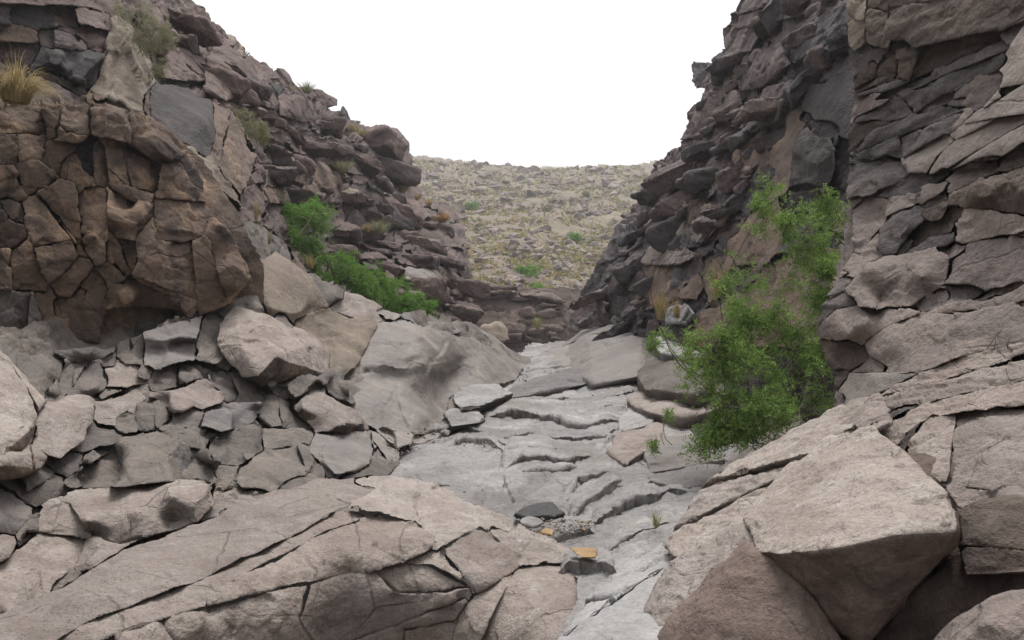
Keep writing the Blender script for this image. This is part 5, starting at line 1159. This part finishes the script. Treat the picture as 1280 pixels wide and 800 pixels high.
def tube(path, r0, r1, n=5):
    path = np.asarray(path, float); m = len(path); T = np.gradient(path, axis=0); T /= np.maximum(np.linalg.norm(T, axis=1), 1e-9)[:, None]
    up = np.array([.31, .22, .92]); A = np.cross(T, up); A /= np.maximum(np.linalg.norm(A, axis=1), 1e-6)[:, None]; Bn = np.cross(T, A)
    R = np.linspace(r0, r1, m)[:, None, None]; th = np.linspace(0, 2*math.pi, n, endpoint=False)
    V = (path[:, None]+R*(A[:, None]*np.cos(th)[None, :, None]+Bn[:, None]*np.sin(th)[None, :, None])).reshape(-1, 3)
    i = np.arange(m-1)[:, None]*n; j = np.arange(n)[None]; k = (j+1) % n
    a, b, c, d = (i+j).ravel(), (i+k).ravel(), (i+n+k).ravel(), (i+n+j).ravel()
    return V, np.concatenate([np.stack([a, b, c], 1), np.stack([a, c, d], 1)])
def curve(p, q, r, wob=.12, n=8, sag=0.):
    t = np.linspace(0, 1, n)[:, None]; L = np.linalg.norm(q-p)
    w = r.normal(size=3)*wob*L; w2 = r.normal(size=3)*wob*.5*L
    return p+(q-p)*t+np.sin(math.pi*t)*w+np.sin(2*math.pi*t)*w2+np.array([0, 0, sag*L])*np.sin(math.pi*t)
class Acc:
    def __init__(s): s.V, s.F, s.k = [], [], 0
    def put(s, V, F): s.V.append(V); s.F.append(np.asarray(F)+s.k); s.k += len(V)
    def out(s): return np.concatenate(s.V), np.concatenate(s.F)
def sprays(r, pts, dirs, length, leaflets, ll, lw):
    """feathery leaves: a pair of rows of leaflets along each short stalk"""
    n = len(pts); V, F, k = [], [], 0
    side = np.cross(dirs, r.normal(size=(n, 3))); side /= np.linalg.norm(side, axis=1)[:, None]
    L = length*r.uniform(.6, 1.3, n)[:, None]
    for j in range(leaflets):
        t = (j+1)/leaflets; base = pts+dirs*L*t-np.array([0, 0, 1.])*(L*t*t*.25)
        for sg in (-1, 1):
            ax = side*sg*.9+dirs*.45+r.normal(size=(n, 3))*.25; ax /= np.linalg.norm(ax, axis=1)[:, None]
            wd = np.cross(ax, r.normal(size=(n, 3))); wd /= np.linalg.norm(wd, axis=1)[:, None]
            l = ll*r.uniform(.7, 1.3, n)[:, None]; w = lw*r.uniform(.7, 1.3, n)[:, None]
            V.append(np.stack([base, base+ax*l*.5+wd*w*.5, base+ax*l, base+ax*l*.5-wd*w*.5], 1).reshape(-1, 3))
            i = np.arange(n)*4+k; F += [np.stack([i, i+1, i+2], 1), np.stack([i, i+2, i+3], 1)]; k += 4*n
    return np.concatenate(V), np.concatenate(F)
def bush(name, base, blobs, nstems, ntwigs, leaf, bark, label, cat, seed=1, r0=.014, per=7, length=.06, leaflets=5, ll=.014, lw=.006, group=None, bare=0, upright=.35, clump=11, spread=.04):
    """blobs: (px,py,rx,ry,distance,depth m,weight) where the foliage stands"""
    r = np.random.default_rng(seed); base = np.asarray(base, float)
    root = bpy.data.objects.new(name, None); COL.objects.link(root); root.location = base; root.empty_display_size = .1
    tag(root, label, cat, group)
    w = np.array([b[6] for b in blobs], float); w /= w.sum()
    def rnd():
        b = blobs[r.choice(len(blobs), p=w)]
        while True:
            q = r.uniform(-1, 1, 3)
            if q @ q <= 1: break
        return P3(b[0]+q[0]*b[2], b[1]+q[1]*b[3], b[4]+q[2]*b[5])
    K = [rnd() for _ in range(max(3, ntwigs//clump))]; cs = np.mean([b[2]*b[4] for b in blobs])/FOC*.18
    S = []
    for i in range(nstems):
        b = blobs[i % len(blobs)]; t = P3(b[0]+r.normal()*b[2]*.4, b[1]-b[3]*.3+r.normal()*b[3]*.3, b[4]+r.normal()*b[5]*.5)
        c = curve(base+r.normal(size=3)*np.array([spread, spread, 0]), t, r, .16, 14, .05); S.append(c)
        V, F = tube(c, r0*r.uniform(.6, 1.1), r0*.25); add('stem', V, F, bark, root)
    nodes = np.concatenate([c[3:] for c in S]); tw = Acc(); pts, dirs = [], []
    for _ in range(ntwigs):
        t = K[r.integers(len(K))]+r.normal(size=3)*cs if r.random() < .85 else rnd()
        j = np.argmin(np.linalg.norm(nodes-t, axis=1)+r.random(len(nodes))*.12); p = nodes[j]
        L = np.linalg.norm(t-p)
        c = curve(p, t, r, .15, 6, .08); tw.put(*tube(c, r0*.22, r0*.08, 3))
        if bare and r.random() < bare: continue
        u = r.uniform(.35, 1.05, per); q = np.stack([np.interp(u, np.linspace(0, 1, 6), c[:, a]) for a in range(3)], 1)
        dv = r.normal(size=(per, 3))+np.array([0, 0, upright])+(t-p)/max(L, 1e-6)*.8; dv /= np.linalg.norm(dv, axis=1)[:, None]
        pts.append(q); dirs.append(dv)
    V, F = tw.out(); o = add('twigs', V, F, bark, root); o['kind'] = 'stuff'
    if pts:
        V, F = sprays(r, np.concatenate(pts), np.concatenate(dirs), length, leaflets, ll, lw); add('foliage', V, F, leaf, root, smooth=False)
    return root
def tuft(name, layer, px, py, hpx, wpx, n, mat, label, cat, off=-.05, seed=1, lean=(0, 0), droop=.5, width=1.2, group=None, d=None, spread=.25):
    """grass or dry twigs: thin curved blades from one root"""
    r = np.random.default_rng(seed); dd = d if d else LY[layer].d(px, py)[0]+off; b = P3(px, py, dd); s = dd/FOC
    a = r.uniform(0, 2*math.pi, n); rad = np.sqrt(r.random(n)); h = hpx*s*r.uniform(.45, 1.05, n)
    root = b+np.stack([np.cos(a), np.sin(a), 0*a], 1)*(rad*wpx*.5*spread*s)[:, None]
    out = np.stack([np.cos(a), np.sin(a)*.8, 0*a], 1)*(rad*wpx*.5*s*(1-spread))[:, None]+np.array([lean[0], 0, lean[1]])*s+r.normal(size=(n, 3))*s*.03*hpx
    V, F = [], []; m = 5
    wd = np.cross(out+1e-6, np.array([0, 0, 1.])+r.normal(size=(n, 3))*.4); wd /= np.linalg.norm(wd, axis=1)[:, None]; wd = wd*width*.5*s
    for j in range(m):
        t = j/(m-1); p = root+out*t**1.4+np.array([0, 0, 1.])*(h*(t-droop*.5*t*t*(.5+rad)))[:, None]
        V += [p-wd*(1-t*.85), p+wd*(1-t*.85)]
    V = np.stack(V, 1).reshape(-1, 3); i = np.arange(n)*2*m
    for j in range(m-1):
        q = i+2*j; F += [np.stack([q, q+1, q+3], 1), np.stack([q, q+3, q+2], 1)]
    o = add(name, V, np.concatenate(F), mat, smooth=False); tag(o, label, cat, group); return o

# the big green bush on the right bank
bush('bush', P3(955,556,6.55), [(960,470,85,70,6.3,.45,3.2),(915,520,55,45,6.1,.35,1.6),(1000,390,60,75,6.5,.4,2.4),(930,395,50,55,6.4,.35,1.3),(1030,300,30,60,6.8,.3,1.0),(985,310,45,70,6.7,.3,1.2),(968,245,14,28,6.6,.15,.22),(1010,500,45,40,6.2,.3,1.2),(880,555,25,22,6.0,.2,.35),(1045,440,22,40,6.3,.2,.4),(945,535,55,30,6.1,.3,1.8),(948,515,42,38,5.95,.2,1.6),(885,455,38,50,6.2,.25,.8),(1040,370,28,60,6.5,.25,1.0),(905,350,25,40,6.5,.2,.4)],
     16, 1150, G['green'], G['darkbark'], 'big feathery green bush growing against the right rock wall', 'bush', seed=5, r0=.0065, clump=15, spread=.16, per=8, length=.07, leaflets=4, ll=.021, lw=.009)
bush('shrub', P3(880,470,7.2), [(838,425,30,16,7.2,.15,1),(828,440,18,14,7.2,.12,1),(842,465,8,28,7.1,.1,.6)], 5, 45, G['green'], G['darkbark'], 'thin leafy sprig reaching left over the pale rock beside the big bush', 'shrub', seed=8, r0=.007, per=7, length=.06, ll=.014, lw=.006)
bush('shrub', P3(828,555,6.9), [(830,525,14,18,6.9,.1,1),(822,560,9,20,6.8,.08,.8)], 3, 30, G['green'], G['bark'], 'small green sprig hanging beside the brown faced rock on the stream bank', 'shrub', seed=9, r0=.005, per=7, length=.05, ll=.014, lw=.006)
bush('shrub', P3(1092,498,4.7), [(1095,482,12,16,4.7,.08,1)], 3, 14, G['olive'], G['darkbark'], 'tiny sparse seedling on the smooth grey stone under the right wall', 'shrub', seed=10, r0=.003, per=6, length=.03, leaflets=3, ll=.014, lw=.007)
bush('shrub', P3(1062,515,4.9), [(1066,495,14,18,4.9,.08,1)], 3, 14, G['olive'], G['bark'], 'small yellowish sprout at the right edge of the big bush', 'shrub', seed=13, r0=.003, per=6, length=.03, leaflets=3, ll=.014, lw=.007)
bush('dry_twig', P3(1253,436,3.6), [(1252,418,12,16,3.6,.05,1)], 4, 6, G['rust'], G['darkbark'], 'bare dry twigs standing on the smooth right wall slab', 'shrub', seed=14, r0=.0022, per=2, bare=1.1)
# green shrubs on the ledge of the left slope
fr = dict(r0=.02, per=7, length=.12, leaflets=4, ll=.034, lw=.013, upright=.7)
bush('shrub', P3(375,330,13.2), [(368,285,24,30,13.2,.4,2),(395,275,30,24,13.3,.4,2),(360,310,18,20,13,.3,1)], 8, 330, G['fresh'], G['bark'], 'tall bright green shrub on the upper end of the left ledge', 'shrub', seed=20, group=None, **fr)
bush('shrub', P3(420,365,13.2), [(412,335,35,22,13.2,.4,2),(440,348,30,18,13.3,.4,2),(395,320,20,18,13.2,.3,1)], 8, 340, G['fresh'], G['darkbark'], 'broad bright green shrub in the middle of the left ledge', 'shrub', seed=21, **fr)
bush('shrub', P3(465,385,13.6), [(465,352,28,14,13.7,.3,1),(450,365,30,14,13.4,.3,1),(490,358,18,12,14,.3,.6)], 6, 230, G['fresh'], G['darkbark'], 'low spreading green shrub below the broad one on the left ledge', 'shrub', seed=22, **fr)
bush('shrub', P3(515,403,13.8), [(515,384,34,16,13.8,.35,2),(495,376,22,12,14,.3,1)], 7, 260, G['fresh'], G['darkbark'], 'rounded green shrub at the lower end of the left ledge', 'shrub', seed=23, **fr)
# dry shrubs and grasses on the left cliff
tuft('grass_tuft', 'LU', 20, 128, 112, 120, 520, G['straw'], 'large straw yellow grass tuft hanging over the left cliff top', 'grass', d=6.85, seed=1, droop=1.25, width=1.3)
bush('shrub', P3(185,70,9.3), [(172,35,26,30,9.4,.3,2),(195,50,26,22,9.4,.3,2),(160,10,18,22,9.6,.3,1)], 10, 330, G['sage'], G['sage'], 'grey green twiggy shrub growing in the cleft above the folded rock', 'shrub', seed=31, r0=.008, per=5, length=.06, leaflets=3, ll=.02, lw=.006, upright=1.2)
bush('shrub', P3(310,172,10.0), [(303,150,16,20,10.0,.2,1),(318,160,14,14,10,.2,1)], 6, 130, G['sage'], G['sage'], 'grey green shrub on the ledge beside the slate dark rock face', 'shrub', seed=32, r0=.007, per=5, length=.06, leaflets=3, ll=.02, lw=.007, upright=1.)
bush('shrub', P3(330,182,10.4), [(328,168,10,12,10.4,.15,1)], 4, 60, G['olive'], G['sage'], 'small yellow green shrub just below the grey green ledge shrub', 'shrub', seed=33, r0=.007, per=5, length=.05, leaflets=3, ll=.022, lw=.009)
bush('shrub', P3(190,98,9.2), [(198,84,12,14,9.2,.15,1)], 4, 50, G['sage'], G['sage'], 'small dusty shrub at the foot of the purple blocks', 'shrub', seed=34, r0=.006, per=5, length=.05, leaflets=3, ll=.02, lw=.007)
for i, (x, y, h, w, n, g, d, lab) in enumerate([
 (384,116,20,34,160,'sage',18.2,'pale feathery dry shrub on the skyline beside the overhanging flat rock'),
 (362,118,14,24,120,'straw',17.8,'straw coloured dry shrub under the skyline block'),
 (440,164,14,26,110,'straw',22.5,'low straw tuft on the crest below the pointed skyline rock'),
 (452,170,12,22,90,'straw',22.8,'second low straw tuft on the crest beside the rounded ridge rocks'),
 (428,215,22,40,200,'sage',18.8,'grey dry shrub above the tan block on the left slope'),
 (475,292,24,40,220,'sage',17.5,'round olive grey shrub on the dark bedded cliff'),
 (460,290,16,22,100,'straw',17.6,'yellow tuft beside the round olive grey shrub'),
 (553,278,18,36,190,'rust',24.0,'rusty orange dry shrub near the right end of the left cliff'),
 (536,258,14,20,110,'straw',24.0,'yellow tuft above the rusty orange shrub'),
 (504,240,14,24,120,'straw',24.5,'straw tuft below the rounded ridge rock'),
 (522,250,12,16,80,'straw',24.5,'small straw tuft on the slope edge by the far hill'),
 (538,338,14,22,100,'straw',22.0,'dry tuft above the pale flat rock on the dark cliff'),
 (556,350,14,20,90,'rust',22.0,'brownish dry tuft right of the pale flat rock'),
 (532,304,12,20,80,'rust',23.0,'faded brown tuft on the bedded cliff middle'),
 (582,402,40,10,90,'straw',21.5,'tall thin yellow grass hanging down the end of the left cliff'),
 (672,412,24,20,90,'olive',29.0,'yellow green tuft growing on the face of the far ledge'),
 (320,278,40,10,70,'straw',9.6,'narrow golden grass hanging beside the buff rock'),
 (420,186,12,18,60,'straw',20.0,'small straw tuft above the slate slab on the left slope'),
 (337,305,30,14,40,'sage',10.4,'bare grey stalks beside the tall green shrub'),
 (388,335,26,30,70,'straw',12.4,'dry straw stalks mixed in at the foot of the green shrubs')]):
    tuft('dry_tuft', 'LU', x, y, h, w, n, G[g], lab, 'shrub', d=d, seed=50+i, width=.9)
tuft('grass_tuft', 'RF', 826, 400, 44, 36, 170, G['straw'], 'golden dry grass standing in front of the brown recess', 'grass', d=11.6, seed=80, droop=.3, width=.8)
tuft('grass_tuft', 'RF', 846, 398, 30, 24, 110, G['straw'], 'shorter golden grass beside the tan rock on the right bank', 'grass', d=11.4, seed=81, droop=.3, width=.8)
tuft('grass_tuft', 'RF', 898, 372, 50, 30, 120, G['straw'], 'dry golden grass between the tan rock and the big bush', 'grass', d=9.8, seed=82, droop=.2, width=.7)
tuft('grass_tuft', 'bed', 820, 658, 34, 34, 46, G['olive'], 'small green grass tuft sprouting in a crack of the grey slab', 'grass', d=4.5, seed=83, droop=.4, width=.8)
tuft('dry_tuft', 'RF', 998, 536, 58, 30, 2, G['bark'], 'pale bare stalk leaning at the foot of the big bush', 'shrub', d=5.2, seed=84, droop=.1, width=1.2)
# shrubs on the hill
for i, (x, y, w, g, lab) in enumerate([(722,302,20,'fresh','round green shrub high on the far hill beside a yellow one'),(741,306,12,'olive','yellow green shrub on the far hill beside the round green one'),(660,348,26,'fresh','flattened green shrub low on the far hill'),
    (678,372,26,'fresh','green shrub on the brow of the far ledge'),(684,264,14,'sage','dull green shrub in the middle of the far hill'),(733,246,12,'olive','yellow shrub high on the right part of the far hill'),(590,262,16,'fresh','pale green shrub on the left part of the far hill')]):
    d = LY['HL'].d(x, y)[0]-.6; s = d/FOC
    bush('shrub', P3(x, y+2, d), [(x, y-w*.28, w*.55, w*.3, d, w*.5*s, 1)], 4, 150, G[g], G['darkbark'], lab, 'shrub', seed=100+i, r0=.02, per=5, length=.1*w*s, leaflets=2, ll=.07*w*s, lw=.035*w*s)
# dry grass and brush by the thousand on the hill
r_ = np.random.default_rng(60); A_ = Acc(); B_ = Acc(); n = 0
while n < 5200:
    x = r_.uniform(500, 835); y = r_.uniform(197, 376)
    if not inside(hp, x, y): continue
    d = LY['HL'].d(x, y)[0]-.1; p = P3(x, y, d); h = r_.uniform(.06, .16)+.0022*d*r_.random(); k = 7
    a = r_.uniform(0, 6.28, k); o_ = np.stack([np.cos(a), np.sin(a), r_.uniform(.5, 1.3, k)], 1)*h*r_.uniform(.6, 1, (k, 1)); w_ = np.cross(o_, r_.normal(size=(k, 3))); w_ = w_/np.linalg.norm(w_, axis=1)[:, None]*h*.22
    V = np.stack([np.tile(p, (k, 1)), p+o_*.6+w_, p+o_, p+o_*.6-w_], 1).reshape(-1, 3); i = np.arange(k)*4
    (A_ if r_.random() < .5 else B_).put(V, np.concatenate([np.stack([i, i+1, i+2], 1), np.stack([i, i+2, i+3], 1)])); n += 1
for acc, g, nm in ((A_, 'straw', 'dry_grass'), (B_, 'olive', 'dry_brush')):
    V, F = acc.out(); o = add(nm, V, F, G[g], hill, smooth=False); o['kind'] = 'stuff'

# ------------------------------------------------------------------ thin haze volume, added to imitate the pale veil of lens flare
V = np.array([(x, y, z) for z in (-2, 40) for y in (-45, 135) for x in (-75, 75)], float)
F = np.array([(0,2,1),(1,2,3),(4,5,6),(5,7,6),(0,1,4),(1,5,4),(2,6,3),(3,6,7),(0,4,2),(2,4,6),(1,3,5),(3,7,5)])
hm = bpy.data.materials.new('flare_haze'); hm.use_nodes = True; hn = hm.node_tree; hn.nodes.clear()
ho = hn.nodes.new('ShaderNodeOutputMaterial'); pv = hn.nodes.new('ShaderNodeVolumePrincipled')
pv.inputs['Color'].default_value = (.92, .93, .95, 1); pv.inputs['Density'].default_value = .0016; pv.inputs['Anisotropy'].default_value = .3
hn.links.new(pv.outputs[0], ho.inputs['Volume'])
hz = link('haze', make_mesh('haze', V, F, hm, smooth=False)); hz['kind'] = 'stuff'
print('rocks', nrock, 'tris', TRIS, 'objects', len(bpy.data.objects))
